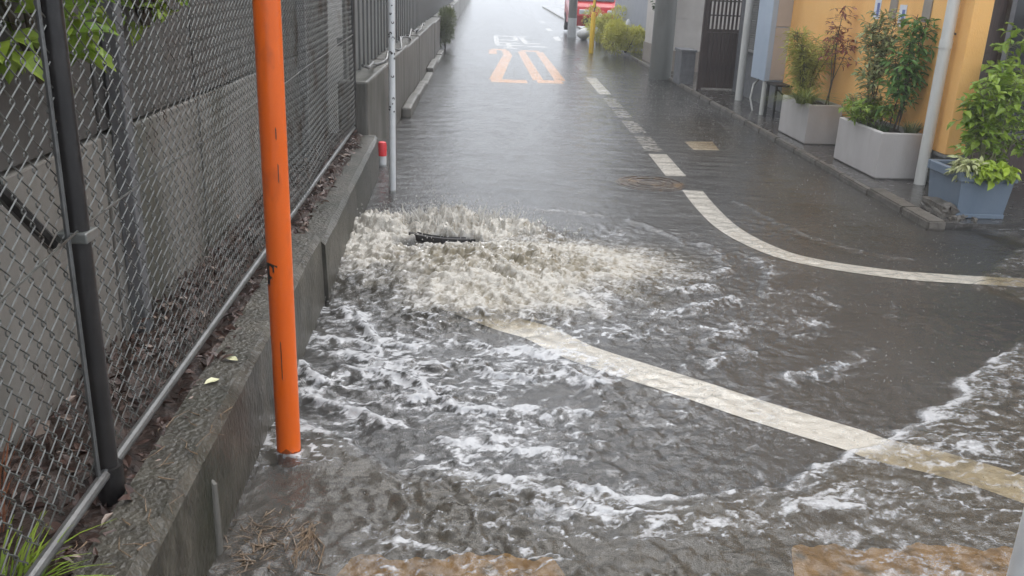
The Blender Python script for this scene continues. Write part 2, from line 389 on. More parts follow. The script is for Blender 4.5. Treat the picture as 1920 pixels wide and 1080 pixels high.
fence = thing('chain_link_fence', 'grey wire chain link fence with dark posts on the low concrete wall', 'fence', (0, 0, .34))
FZ = .34
fx = lambda y: -.778 - .0215 * y
k = MB()
pitch = .054; zp = .066
YS = np.arange(.55, 6.75, pitch / 2)
for ci, y0 in enumerate(np.arange(.55, 6.72, pitch / 2)):
    # each strand is a vertical zig-zag spring hooked through its neighbours
    pts = []
    nz = int(1.93 / (zp / 2))
    ph = ci % 2
    for j in range(nz + 1):
        s = 1 if (j + ph) % 2 == 0 else -1
        yy = y0 + s * pitch / 4 * 1.08 + .003 * math.sin(ci * .37 + j * .21); zz = .055 + j * zp / 2 + .004 * math.sin(y0 * 2.3)
        bul = .010 * math.sin(yy * 3.1) + .008 * math.sin(zz * 4 + yy * 2)
        for dz in (-.0022, .0022):
            pts.append((fx(yy) + bul + s * .0035, yy + 0, zz + dz))
    k.tube(pts, .0018, 4, False)
cl = k.build('wire_mesh', M['wire'], fence); tag(cl, kind='stuff')
# posts
for (yy, rad) in ((1.795, .0235), (6.74, .022)):
    k = MB(); k.tube([(fx(yy) + .004, yy, -.05), (fx(yy) + .004, yy, 1.98)], rad, 16)
    p = k.build('post', M['dark_post'], fence); smooth_angle(p)
    k = MB(); k.tube([(fx(yy) + .004, yy, 1.98), (fx(yy) + .004, yy, 2.0)], [rad * 1.08, rad * .6], 16); k.build('cap', M['dark_post'], p)
k = MB(); k.tube([(fx(1.795) + .004, 1.795, -.04), (fx(1.795) + .004, 1.795, .05)], .033, 14)
smooth_angle(k.build('post_socket', M['dark_post'], fence))
k = MB(); k.tube([(fx(yy) + .008, yy, .04) for yy in np.linspace(.45, 6.78, 12)], .0125, 10)
smooth_angle(k.build('bottom_rail', M['galv'], fence))
k = MB(); k.tube([(fx(yy) - .01, yy, 1.96) for yy in np.linspace(.45, 6.78, 12)], .018, 10)
smooth_angle(k.build('top_rail', M['galv'], fence))
k = MB(); k.tube([(fx(yy) + .010 + .004 * math.sin(yy * 5), yy, .60 + .09 * max(0, (yy - 1.75)) / 4 * (1 if yy > 1.75 else 0) - .10 * max(0, 1.75 - yy)) for yy in np.linspace(.5, 6.74, 40)], .0026, 5)
k.build('tension_wire', M['wire'], fence)
k = MB(); k.tube([(fx(1.75) - .03, 1.745, .58), (fx(1.2) - .06, 1.2, 1.10)], .014, 8); k.build('brace', M['dark_post'], fence)
k = MB(); k.box(fx(1.795) - .03, fx(1.795) + .033, 1.765, 1.825, .575, .597, .003); k.build('clamp_band', M['clamp'], fence)
k = MB(); k.tube([(fx(1.745) + .004, 1.745, 0.05), (fx(1.745) + .004, 1.745, 1.95)], .0055, 6); k.build('tension_bar', M['galv'], fence)

# panel wall behind the fence
pw = thing('panel_wall', 'grey concrete panel wall standing behind the chain link fence', 'wall', (-1.13, 0, 0))
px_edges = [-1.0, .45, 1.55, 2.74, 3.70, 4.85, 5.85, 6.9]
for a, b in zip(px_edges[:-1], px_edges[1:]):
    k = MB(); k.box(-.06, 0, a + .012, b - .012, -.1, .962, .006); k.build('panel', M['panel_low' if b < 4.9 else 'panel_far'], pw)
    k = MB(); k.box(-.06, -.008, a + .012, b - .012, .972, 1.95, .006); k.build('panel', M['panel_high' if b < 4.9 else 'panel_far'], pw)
k = MB(); k.box(-.14, -.075, -1.0, 6.9, -.1, 1.9); k.build('backing', M['black'], pw)
for yy in (2.80, 5.80):
    k = MB(); k.box(.0, .05, yy, yy + .06, -.05, 2.0, .004); k.build('panel_post', M['panel_post'], pw)

# orange pole standing in the water
op = thing('orange_pole', 'tall orange steel pole standing in the flood water beside the low wall', 'pole', (-.562, 2.49, 0))
k = MB(); k.tube([(0, 0, -.05), (0, 0, .4), (0, 0, 1.2), (0, 0, 2.3), (0, 0, 2.6)], .0365, 24); smooth_angle(k.build('shaft', M['orange_pole'], op))
k = MB(); k.tube([(0, 0, 2.6), (0, 0, 2.615)], [.040, .03], 24); k.build('cap', M['orange_pole'], op)
k = MB()
def curved_patch(k, th0, th1, z0, z1, r=.0372):
    n = 6; v = []; f = []
    for i in range(n + 1):
        t = th0 + (th1 - th0) * i / n; v += [(r * math.cos(t), r * math.sin(t), z0 + .004 * math.sin(i * 9)), (r * math.cos(t), r * math.sin(t), z1 + .003 * math.sin(i * 7))]
    for i in range(n): f.append((2 * i, 2 * i + 2, 2 * i + 3, 2 * i + 1))
    k.add(v, f)
curved_patch(k, -2.75, -1.55, .652, .660); curved_patch(k, -2.65, -2.25, .595, .655); curved_patch(k, -1.95, -1.8, .635, .655); curved_patch(k, -2.6, -2.0, .615, .624)
curved_patch(k, -1.15, -1.08, .90, .95); curved_patch(k, -1.2, -1.12, 1.02, 1.05); curved_patch(k, -1.62, -1.55, .30, .42)
tag(k.build('scrape_mark', M['iron'], op), kind='stuff')

k = MB(); n_ = 24; v = []
for i in range(n_):
    t = 2 * math.pi * i / n_; zt = .052 + .008 * math.sin(t * 3) + .005 * math.sin(t * 7); v += [(.0368 * math.cos(t), .0368 * math.sin(t), -.04), (.0368 * math.cos(t), .0368 * math.sin(t), zt)]
k.add(v, [(2 * i, 2 * ((i + 1) % n_), 2 * ((i + 1) % n_) + 1, 2 * i + 1) for i in range(n_)])
k.build('waterline_stain', mat('stain', (.22, .05, .012), (.36, .075, .014), .3, 30), op)
# white spotted pole
wp = thing('white_pole', 'slim white pole flecked with dark spots at the end of the low wall', 'pole', (-.588, 6.27, 0))
k = MB(); k.tube([(0, 0, -.05), (0, 0, 1.2), (0, 0, 2.7)], .023, 18); smooth_angle(k.build('shaft', M['white_pole'], wp))
k = MB(); rr = random.Random(3)
for z, t, s in [(rr.uniform(.55, 2.3), rr.uniform(-2.6, -.5), rr.uniform(.005, .014)) for _ in range(46)]:
    v = [(.0235 * math.cos(t + s / .023 * math.cos(a)), .0235 * math.sin(t + s / .023 * math.cos(a)), z + s * rr.uniform(.6, 1.2) * math.sin(a)) for a in np.linspace(0, 6.28, 8)[:-1]]
    k.add(v, [tuple(range(7))])
tag(k.build('dark_fleck', M['iron'], wp), kind='stuff')
k = MB(); k.tube([(0, 0, 2.7), (0, 0, 2.71)], [.025, .018], 18); k.build('cap', M['white_pole'], wp)
# small red marker behind the wall end
rm = thing('marker_post', 'short red and white marker post behind the white pole', 'marker', (-.757, 7.20, 0))
k = MB(); k.tube([(0, 0, 0), (0, 0, .07), (0, 0, .085)], .033, 16); smooth_angle(k.build('base', M['white_pole'], rm))
k = MB(); k.tube([(0, 0, .085), (0, 0, .17), (0, 0, .195), (0, 0, .20)], [.036, .036, .03, .012], 16); smooth_angle(k.build('cap', M['red'], rm))

# far wall with board fence
fw = thing('concrete_wall', 'stained concrete street wall beyond the chain link fence', 'wall', (0, 0, 0))
ys = [6.9, 8.9, 10.9, 13.0, 15.2, 17.5, 20, 23, 26, 30, 35, 40, 46, 52, 60, 72, 86, 100]
for i, (a, b) in enumerate(zip(ys[:-1], ys[1:])):
    k = MB(); z = .70 + .012 * math.sin(i * 2.2); k.box(-1.06, -.83 + .006 * math.sin(i * 3), a + .006, b - .006, -.1, z, .018); k.build('wall_block', M['far_concrete'], fw)
# stones along the wall foot
yy = 9.9; i = 0; rr = random.Random(5)
while yy < 19:
    L = rr.uniform(.9, 1.8); h = rr.uniform(.045, .085) if i % 3 else .11
    k = MB(); k.box(-.83, -.70 - rr.uniform(0, .03), yy, yy + L - .03, -.05, h, .02); k.build('foot_stone', M['far_concrete'], fw); yy += L; i += 1
bf = thing('board_fence', 'grey upright board fence on top of the stained concrete wall', 'fence', (-1.0, 0, .70))
kb = MB(); kb.box(-.012, .012, .004, .136, .02, 1.42, .003); bme = kb.mesh('board'); bme.materials.append(M['boards'])
n = 0
for i in range(int((36 - 6.95) / .145)):
    o = inst(bme, 'board', bf, ((.008 if i % 2 else -.006), 6.95 + i * .145, rr.uniform(-.012, .012)))
k = MB(); k.box(-.06, -.02, 6.95, 36, .25, .31); k.build('rail', M['boards'], bf)
k = MB(); k.box(-.06, -.02, 6.95, 36, 1.15, 1.21); k.build('rail', M['boards'], bf)
k = MB(); pts = []
for i in range(40):
    yv = 7.0 + i * .2; pts.append((.12 + .03 * math.sin(i * .9), yv, .05 + .04 * math.sin(i * .7) + .06 * (i % 9 == 0)))
k.tube(pts, .012, 6); tag(k.build('cable', M['galv'], None, loc=(-1.0, 0, .70)), 'grey sagging cable lying along the wall top before the boards', 'cable')

# ------------------------------------------------------------------ right side: kerb, pavement
kx = lambda y: 2.985 + .02 * (y - 5.57)
sw = MB(); sw.prism([(kx(5.6) + .058, 5.62), (9.0, 5.62), (9.0, 7.0), (5.2, 7.0), (5.2, 60), (kx(60) + .058, 60)], -.1, .05)
sidewalk = tag(sw.build('sidewalk', M['sidewalk']), kind='structure')
ke = thing('kerb', None, None); tag(ke, kind='structure')
yy = 5.57; rr = random.Random(8); i = 0
while yy < 60:
    L = .6 if i else .42
    k = MB(); a = kx(yy) + rr.uniform(-.004, .004); t = .055 + (.012 if i < 2 else 0) + rr.uniform(-.003, .003)
    wd = .125 if i < 2 else .06
    bm = bmesh.new(); bmesh.ops.create_cube(bm, size=1)
    for v in bm.verts:
        v.co = (a + (v.co.x + .5) * wd + .02 * (v.co.y + .5) * L, yy + .006 + (v.co.y + .5) * (L - .012), -.1 + (v.co.z + .5) * (t + .1))
    bmesh.ops.bevel(bm, geom=bm.edges[:], offset=.010, segments=2, affect='EDGES')
    k.bm(bm); k.build('kerb_stone', M['kerb'], ke); yy += L; i += 1
# broken concrete block by the blue planter
bb = thing('concrete_block', 'broken concrete block at the kerb end beside the blue planter', 'block', (3.17, 5.74, .05))
bm = bmesh.new(); bmesh.ops.create_cube(bm, size=1)
bmesh.ops.subdivide_edges(bm, edges=bm.edges[:], cuts=4, use_grid_fill=True); rr = random.Random(4)
for v in bm.verts:
    x, y, z = v.co
    e = .030 if (y < -.25 and x > -.2) else .006
    v.co = (.07 + x * .15 + rr.uniform(-e, e), .17 + y * .30 + rr.uniform(-e, e), .035 + z * .09 + rr.uniform(-e, e) * .8 - (.03 if y < -.4 and x > 0 else 0))
k = MB().bm(bm); k.build('block', M['kerb'], bb)
for i in range(9):
    bm = bmesh.new(); bmesh.ops.create_icosphere(bm, subdivisions=1, radius=rr.uniform(.010, .026))
    for v in bm.verts: v.co *= rr.uniform(.7, 1.2)
    o = MB().bm(bm).build('fragment', M['kerb'], bb, loc=(rr.uniform(.0, .22), rr.uniform(-.09, .04), .008))

# ------------------------------------------------------------------ orange building
ob = thing('orange_building', 'orange rendered building with grey plinth behind the planters', 'building', (3.63, 6.7, .05))
# local: x into the building, y along the street
k = MB(); k.box(0, .13, .20, 4.0, .27, 5.6); k.build('wall', M['orange_wall'], ob)
k = MB(); k.box(-.02, .13, 0, .198, .27, 5.6, .006); k.build('corner_pillar', M['orange_wall'], ob)
k = MB(); k.box(.02, .13, .19, 4.0, -.05, .245); k.box(.0, .13, .02, .19, -.05, .245); k.build('plinth', M['plinth'], ob)
k = MB(); k.box(-.012, .13, .185, 4.0, .246, .268); k.box(-.03, .14, -.012, .184, .246, .268); k.build('plinth_cap', M['plinth'], ob)
k = MB(); k.box(.135, 4.2, .75, .9, -.05, 5.6); k.build('recess_wall', M['brown_wood'], ob)
k = MB(); k.box(.131, 4.4, .0, .749, 2.6, 5.6); k.build('upper_wall', M['orange_wall'], ob)
wn = MB(); wn.box(.7, 1.9, .70, .749, .35, 2.3); wn = wn.build('window', M['glass'], ob)
k = MB()
for a, b, c, d in ((.66, .70, .31, 2.34), (1.9, 1.94, .31, 2.34), (1.28, 1.32, .35, 2.3)): k.box(a, b, .685, .745, c, d)
k.box(.70, 1.9, .685, .745, 2.301, 2.34); k.box(.70, 1.9, .685, .745, .31, .349); k.build('frame', M['grey_block'], wn)
for yy in (1.3, 2.9):
    wn = MB(); wn.box(-.01, .03, yy - .4, yy + .4, 2.3, 3.4); wn = wn.build('window', M['glass'], ob)
    k = MB()
    for a, b, c, d in ((-.44, -.401, 2.26, 3.44), (.401, .44, 2.26, 3.44), (-.4, .4, 3.401, 3.44), (-.4, .4, 2.26, 2.299)): k.box(-.03, .02, yy + a, yy + b, c, d)
    k.build('frame', M['louver'], wn)
k = MB(); k.box(-.3, 4.6, -.3, 4.2, 5.6, 5.72); k.build('roof', M['roof'], ob)
for yy, z in ((1.62, 1.30), (1.10, 1.255)):
    k = MB(); k.box(-.004, -.001, yy, yy + .13, z - .09, z + .09); n_ = k.build('notice', M['paper'], ob)
    k = MB(); k.box(-.006, -.0045, yy + .02, yy + .07, z - .07, z + .05); k.build('print', M['paper_blue'], n_)
for yy in (1.28, .66):
    k = MB(); k.box(-.01, -.001, yy, yy + .14, 1.22, 1.5); k.build('wall_strip', M['brown_base'], ob)

def drainpipe(name, label, x, y, z0, z1, r=.044, joints=()):
    t = thing(name, label, 'pipe', (x, y, z0))
    k = MB(); k.tube([(0, 0, -.01), (0, 0, (z1 - z0) * .5), (0, 0, z1 - z0)], r, 20); smooth_angle(k.build('shaft', M['pvc'], t))
    for j in joints:
        k = MB(); k.tube([(0, 0, j), (0, 0, j + .06)], r * 1.09, 20); smooth_angle(k.build('joint', M['pvc'], t))
        k = MB(); k.box(0, .06, -.01, .01, j + .10, j + .115); k.build('bracket', M['galv'], t)
    return t
drainpipe('drainpipe', 'tall pale drainpipe on the orange wall between grey and blue planters', 3.545, 6.875, .05, 5.4, .044, (1.05, 3.0))
drainpipe('drainpipe', 'pale drainpipe standing free beside the brown wooden gate', 3.56, 12.2, .05, 4.5, .05, (2.2,))

# planters
def planter(name, label, x0, x1, y0, y1, h, m, taper=0.0, rim=0.0, th=.03, group='planters along the orange wall'):
    t = thing(name, label, 'planter', ((x0 + x1) / 2, (y0 + y1) / 2, .05), group)
    a, b = (x1 - x0) / 2, (y1 - y0) / 2
    def rect(s, z): return [(-a + s, -b + s, z), (a - s, -b + s, z), (a - s, b - s, z), (-a + s, b - s, z)]
    rings = [rect(taper + .01, .0), rect(taper, .012), rect(0, h - .008), rect(.006, h), rect(th, h), rect(th, h - .10)]
    v = sum(rings, []); f = []
    for i in range(len(rings) - 1):
        for q in range(4): f.append((i * 4 + q, i * 4 + (q + 1) % 4, i * 4 + 4 + (q + 1) % 4, i * 4 + 4 + q))
    f.append((3, 2, 1, 0))
    MB().add(v, f).build('box', m, t)
    if rim:
        k = MB()
        k.box(-a - rim, a + rim, -b - rim, -b + .02, h - .06, h + .004, .006); k.box(-a - rim, a + rim, b - .02, b + rim, h - .06, h + .004, .006)
        k.box(-a - rim, -a + .02, -b + .021, b - .021, h - .06, h + .003, .006); k.box(a - .02, a + rim, -b + .021, b - .021, h - .06, h + .003, .006)
        k.build('rim', m, t)
        k = MB(); k.box(-a + taper - .008, a - taper + .008, -b + taper - .008, b - taper + .008, .0, .03, .004); k.build('foot', m, t)
    n = 8; v = []; f = []
    for i in range(n + 1):
        for j in range(n + 1):
            v.append((-a + th + (2 * a - 2 * th) * i / n, -b + th + (2 * b - 2 * th) * j / n, h - .03 + random.uniform(-.012, .012)))
    for i in range(n):
        for j in range(n): f.append((i * (n + 1) + j, (i + 1) * (n + 1) + j, (i + 1) * (n + 1) + j + 1, i * (n + 1) + j + 1))
    MB().add(v, f).build('soil', M['soil'], t)
    return t
planter('planter_box', 'large pale grey rectangular planter box against the orange wall', 3.24, 3.585, 7.02, 7.91, .375, M['planter_grey'])
planter('planter_box', 'smaller pale grey planter box, farther of the two grey ones', 3.23, 3.56, 8.65, 9.46, .385, M['planter_grey'])
planter('planter_box', 'blue grey planter box with raised rim at the street corner', 3.245, 3.615, 5.745, 6.20, .315, M['planter_blue'], .025, .012)

# plants
def place(k, p, d, L, W, rr, fold=.2, curl=.25):
    vs, fs = leaf_poly(L, W, fold, curl)
    d = Vector(d).normalized(); up = Vector((rr.gauss(0, .35), rr.gauss(0, .35), 1)); s = d.cross(up).normalized(); u = s.cross(d)
    k.add([Vector(p) + s * q[0] + d * q[1] + u * q[2] for q in vs], fs)
def shrub(name, label, loc, stems, leaf_m, stem_m, LL, WL, nl, droop=.1, z0=.35, cat='shrub', group=None, seed=0, side=.09, twigs=3):
    """stems: list of (base dx,dy, top dx,dy,dz, radius); leaves sit on twigs along the upper part of each stem"""
    rr = random.Random(seed); t = thing(name, label, cat, loc, group)
    ks = MB(); kl = MB()
    for bx, by, tx, ty, tz, r in stems:
        P = []
        n = 7
        for i in range(n + 1):
            s = i / n; P.append(Vector((bx + (tx - bx) * s + .018 * math.sin(s * 7 + bx * 90), by + (ty - by) * s + .018 * math.cos(s * 6 + by * 70), tz * s)))
        ks.tube(P, [r * (1 - .7 * i / n) for i in range(n + 1)], 6)
        for q in range(nl):
            s = z0 + (1 - z0) * rr.random() ** .8
            i = min(int(s * n), n - 1); p = P[i].lerp(P[i + 1], s * n - i)
            a = rr.uniform(0, 6.28); o = Vector((math.cos(a), math.sin(a), rr.uniform(-.1, .9))).normalized()
            ln = side * rr.uniform(.3, 1.2); e = p + o * ln + Vector((0, 0, -droop * ln))
            if ln > .03: ks.tube([p, p.lerp(e, .5) + Vector((0, 0, .01)), e], [.0022, .0016, .001], 4, False)
            for w_ in range(twigs):
                pp = p.lerp(e, rr.uniform(.35, 1.05)); d = o + Vector((rr.gauss(0, .7), rr.gauss(0, .7), rr.gauss(-droop, .5)))
                L = LL * rr.uniform(.55, 1.25); place(kl, pp, d, L, L * WL * rr.uniform(.8, 1.2), rr)
    ks.build('stem', stem_m, t)
    tag(kl.build('foliage', leaf_m, t), kind='stuff')
    return t
def tuft(name, label, loc, n, L, m, spread=.6, seed=0, cat='grass', wd=.006, rad=.05, group=None):
    rr = random.Random(seed); t = thing(name, label, cat, loc, group); k = MB()
    for _ in range(n):
        a = rr.uniform(0, 6.28); q = rad * math.sqrt(rr.random()); b = Vector((q * math.cos(a), q * math.sin(a), 0))
        a2 = a + rr.gauss(0, .6); l = L * rr.uniform(.5, 1.15); sp = spread * rr.uniform(.3, 1.3)
        P = []
        for i in range(5):
            s = i / 4; P.append(b + Vector((math.cos(a2) * sp * l * s * s * 1.1 + math.cos(a2) * .15 * l * s, math.sin(a2) * sp * l * s * s * 1.1 + math.sin(a2) * .15 * l * s, l * (s - .55 * sp * s ** 2.4))))
        sv = Vector((-math.sin(a2), math.cos(a2), 0)); ww = wd * rr.uniform(.6, 1.3); v = []
        for i, p in enumerate(P):
            u = ww * (1 - (i / 4) ** 1.5) * .5 + .0004; v += [p - sv * u, p + sv * u]
        k.add(v, [(2 * i, 2 * i + 1, 2 * i + 3, 2 * i + 2) for i in range(4)])
    tag(k.build('blades', m, t), kind='stuff')
    return t
rs = random.Random(21)
def fan(n, h, sp, r, b=.04):
    o = []
    for i in range(n):
        a = rs.uniform(0, 6.28); q = sp * rs.uniform(.3, 1); o.append((b * math.cos(a), b * math.sin(a), q * math.cos(a), q * math.sin(a), h * rs.uniform(.7, 1.05), r))
    return o
SOIL = .05 + .36
# far grey planter: willow-like shrub, red-leaved sapling, hanging grass
shrub('shrub', 'feathery yellow green shrub in the smaller grey planter', (3.36, 9.22, SOIL), fan(11, .66, .34, .006, .02), M['leaf_yellowgreen'], M['stem_green'], .085, .13, 75, .25, .18, seed=1, side=.13)
shrub('sapling', 'thin dark stemmed sapling with reddish leaves in the smaller grey planter', (3.44, 8.78, SOIL), [(0, 0, .06, .05, .95, .009), (.03, .05, .11, -.02, .66, .005), (0, 0, .03, .08, .74, .006)], M['leaf_red'], M['stem'], .055, .32, 34, .5, .60, cat='sapling', seed=2, side=.12)
tuft('grass_tuft', 'green grass tuft hanging over the edge of the smaller grey planter', (3.25, 8.86, SOIL + .01), 420, .24, mat('hanging_grass', (.14, .18, .04), (.28, .32, .08), .5, 12, transl=.25), 1.5, 3, wd=.007, rad=.075)
# big grey planter
shrub('shrub', 'variegated pale leaved shrub in the large grey planter', (3.40, 7.72, SOIL), [(0, 0, .02, .05, .92, .009), (.02, .02, -.07, .03, .82, .006), (.0, .0, .10, -.03, .86, .006), (.01, -.02, .04, -.08, .72, .005)], M['leaf_olive'], M['stem'], .065, .36, 85, .15, .30, seed=4, side=.12)
shrub('shrub', 'tall dark green leafy shrub in the large grey planter', (3.47, 7.30, SOIL), [(0, 0, .03, .02, .92, .009), (.03, .03, .09, -.02, .90, .006), (-.02, .0, -.06, .04, .62, .006), (0, -.03, .06, -.05, .85, .005)], M['leaf_green'], M['stem'], .085, .30, 66, .45, .22, seed=5, side=.11)
shrub('low_plant', 'mixed low undergrowth filling the back of the large grey planter', (3.38, 7.55, SOIL - .01), fan(14, .20, .30, .004, .10), M['leaf_mid'], M['stem_green'], .06, .35, 16, .1, .2, cat='plant', seed=6, side=.06)
shrub('low_plant', 'grey green low plant at the far end of the large grey planter', (3.36, 7.78, SOIL - .01), fan(12, .26, .16, .004, .07), M['leaf_olive'], M['stem'], .045, .30, 20, .0, .2, cat='plant', seed=7, side=.05)
tuft('grass_tuft', 'small rusty green tuft beside the drainpipe in the large grey planter', (3.52, 7.12, SOIL - .01), 170, .14, M['weed'], .6, 8, wd=.006, rad=.05)
tuft('grass_tuft', 'dark grassy tuft near the front of the large grey planter', (3.33, 7.28, SOIL - .02), 120, .09, M['leaf_dark'], .9, 9, wd=.006, rad=.07)
# blue planter
shrub('shrub', 'leafy bright green shrub with broad leaves in the blue planter', (3.48, 5.98, .34), [(0, 0, -.06, .02, .62, .008), (.03, .02, .05, .06, .66, .008), (.06, -.02, .14, .0, .60, .007), (-.03, .02, -.10, .04, .46, .006), (.08, .04, .20, .08, .70, .007), (0, .05, .02, .10, .52, .006)], M['leaf_mid'], M['stem_green'], .072, .58, 40, .2, .25, seed=10, side=.10, twigs=3)
shrub('shrub', 'taller darker green shrub behind the blue planter at the frame edge', (3.84, 6.45, .05), [(0, 0, -.05, .0, 1.15, .010), (.05, .02, .10, .06, 1.20, .009), (.0, .05, .02, .12, 1.0, .008), (-.05, 0, -.12, .04, .85, .007), (.1, 0, .2, .05, 1.1, .008)], M['leaf_mid'], M['stem_green'], .075, .55, 46, .2, .22, seed=11, side=.13, twigs=3)
shrub('low_plant', 'lime green low plant spilling over the front of the blue planter', (3.44, 5.80, .335), fan(12, .09, .12, .004, .05), M['leaf_lime'], M['stem_green'], .07, .75, 14, .5, .1, cat='plant', seed=12, side=.05)
shrub('low_plant', 'pale cream variegated plant at the left of the blue planter', (3.31, 5.83, .335), fan(10, .11, .08, .003, .04), M['leaf_pale'], M['stem_green'], .06, .40, 12, .5, .1, cat='plant', seed=13, side=.05)

# ------------------------------------------------------------------ cabinet, stand, louver, gate
cb = thing('meter_cabinet', 'pale blue and beige wall cabinet beyond the smaller grey planter', 'cabinet', (3.40, 10.70, .05))
k = MB(); k.box(0, .36, 0, .55, .40, 2.2, .008); k.build('body', M['blue_cab'], cb)
k = MB(); k.box(.06, .36, -.012, -.001, .42, 1.02, .003); k.box(.06, .36, -.012, -.001, 1.03, 2.18, .003); k.build('front_panel', M['beige_cab'], cb)
k = MB(); k.box(.25, .31, -.018, -.0125, 1.16, 1.21); k.build('nameplate', M['paper'], cb)
k = MB(); k.tube([(.035, .06, -.01), (.035, .06, .40)], .026, 14); smooth_angle(k.build('pipe', M['pvc'], cb))
k = MB(); k.tube([(.12, .5, .40), (.03, .48, .32), (.0, .45, .15), (.04, .42, -.01)], .012, 8); smooth_angle(k.build('hose', M['pvc'], cb))
st = thing('steel_stand', 'black steel bracket stand under the wall cabinet', 'stand', (3.44, 10.35, .05))
for x in (.0, .36):
    for y in (.0, .30): MB().box(x, x + .025, y, y + .025, 0, .375).build('leg', M['black'], st)
k = MB(); k.box(-.01, .40, -.01, .34, .376, .395); k.build('top', M['black'], st)
k = MB(); k.tube([(.02, .012, .35), (.35, .012, .08)], .010, 6); k.build('brace', M['black'], st)
sb = thing('rear_building', 'grey side building with louvred shutter behind the wall cabinet', 'building', (3.76, 10.72, .05))
k = MB(); k.box(.01, 2.2, .0, 2.58, -.05, 4.6); k.build('wall', M['grey_block'], sb)
k = MB(); k.box(-.04, .009, .62, 2.1, .62, .66); k.box(-.04, .009, .62, .66, .661, 2.2); k.box(-.04, .009, 2.06, 2.1, .661, 2.2); k.build('shutter_frame', M['louver'], sb)
k = MB()
for i in range(50):
    z = .67 + i * .03; k.add([(-.035, .661, z), (-.035, 2.059, z), (.005, 2.059, z + .026), (.005, .661, z + .026), (-.035, .661, z + .006), (-.035, 2.059, z + .006)], [(0, 1, 2, 3), (0, 4, 5, 1), (4, 3, 2, 5)])
tag(k.build('louver_slats', M['louver'], sb), kind='stuff')
k = MB(); k.box(-.3, 2.4, .0, 2.58, 4.6, 4.7); k.build('roof', M['roof'], sb)

gt = thing('wooden_gate', 'dark brown slatted wooden gate beside the utility pole', 'gate', (3.30, 13.45, .05))
kb = MB(); kb.box(0, .056, -.012, .012, .02, .82, .003); gme = kb.mesh('plank'); gme.materials.append(M['brown_wood'])
for i in range(15): inst(gme, 'plank', gt, (.03 + i * .0585, (.004 if i % 2 else 0), 0))
kb = MB(); kb.box(0, .030, -.010, .010, .85, 1.75); sme = kb.mesh('slat'); sme.materials.append(M['brown_wood'])
for i in range(15): inst(sme, 'slat', gt, (.04 + i * .0585, 0, 0))
k = MB()
for z in (.822, 1.752): k.box(.0, .95, -.02, .02, z, z + .045)
for z in (1.05, 1.25, 1.45): k.box(.03, .92, .012, .028, z, z + .02)
k.build('rail', M['brown_wood'], gt)
for x in (-.03, .935):
    k = MB(); k.box(x, x + .06, -.03, .03, -.02, 1.82); k.build('post', M['brown_wood'], gt)
gb = thing('stone_block', 'grey block pier left of the brown wooden gate', 'block', (3.15, 14.1, .05))
k = MB(); k.box(0, .22, 0, .5, -.02, .48, .012); k.build('pier', M['grey_block'], gb)
k = MB(); k.box(-.015, .235, -.015, .515, .481, .52, .008); k.build('cap', M['grey_block'], gb)
bw = thing('beige_building', 'pale beige building wall behind the utility pole', 'building', (3.42, 16.3, .05))
k = MB(); k.box(0, 2.6, 0, 2.6, .36, 4.8); k.build('wall', M['beige_wall'], bw)
k = MB(); k.box(-.02, 2.6, -.02, 2.6, -.05, .357); k.build('base', M['brown_base'], bw)
k = MB(); k.box(-.2, 2.8, -.2, 2.6, 4.8, 4.95); k.build('roof', M['roof'], bw)
gw = thing('grey_building', 'blue grey house wall behind the yellow green bushes', 'building', (3.85, 19.0, .05))
k = MB(); k.box(0, 3, 0, 7.4, -.05, 5.2); k.build('wall', M['grey_wall'], gw)
k = MB(); k.box(-.3, 3.2, .0, 7.6, 5.2, 5.35); k.build('roof', M['roof'], gw)
wn = MB(); wn.box(-.01, .03, 2.5, 3.9, 2.0, 3.2); wn = wn.build('window', M['glass'], gw)
k = MB(); k.box(-.03, .02, 2.44, 2.499, 1.95, 3.25); k.box(-.03, .02, 3.901, 3.96, 1.95, 3.25); k.build('frame', M['louver'], wn)

def utility_pole(name, label, x, y, r0, r1, H, band=None, group='utility poles'):
    t = thing(name, label, 'utility pole', (x, y, 0), group)
    k = MB(); k.tube([(0, 0, -.05), (0, 0, H * .5), (0, 0, H)], [r0, (r0 + r1) / 2, r1], 28); smooth_angle(k.build('shaft', M['util'], t))
    if band:
        k = MB(); k.tube([(0, 0, band[0]), (0, 0, band[1])], [r0 + .003, r0 + .002], 28); smooth_angle(k.build('band', M['util_white'], t))
    k = MB(); k.tube([(-.5, 0, H - .6), (.5, 0, H - .6)], .035, 8); k.build('crossarm', M['galv'], t)
    for z in np.arange(2.4, H - 1, .45):
        k = MB(); s = 1 if int(z / .45) % 2 else -1; k.tube([(s * r1 * .8, 0, z), (s * (r0 + .14), 0, z)], .010, 6); k.build('step_bolt', M['galv'], t)
    return t
utility_pole('utility_pole', 'thick grey concrete utility pole in front of the beige wall', 3.055, 15.2, .187, .13, 9.0)
utility_pole('utility_pole', 'slimmer far utility pole with a pale band near its foot', 2.70, 26.8, .125, .095, 8.5, (.0, .55))
yg = thing('guard_post', 'bright yellow guard tube by the far utility pole', 'post', (2.55, 20.7, 0))
k = MB(); k.tube([(0, 0, -.05), (0, 0, .85), (0.005, 0, .9)], [.055, .055, .03], 16); smooth_angle(k.build('tube', M['yellow'], yg))
k = MB(); k.tube([(0, 0, .9), (.03, 0, 1.0), (.12, .7, 3.6)], .012, 6); k.build('stay_wire', M['black'], yg)
k = MB(); k.tube([(.0, 0, 1.0), (.02, .05, 1.3)], .03, 10); k.build('sleeve', M['yellow'], yg)

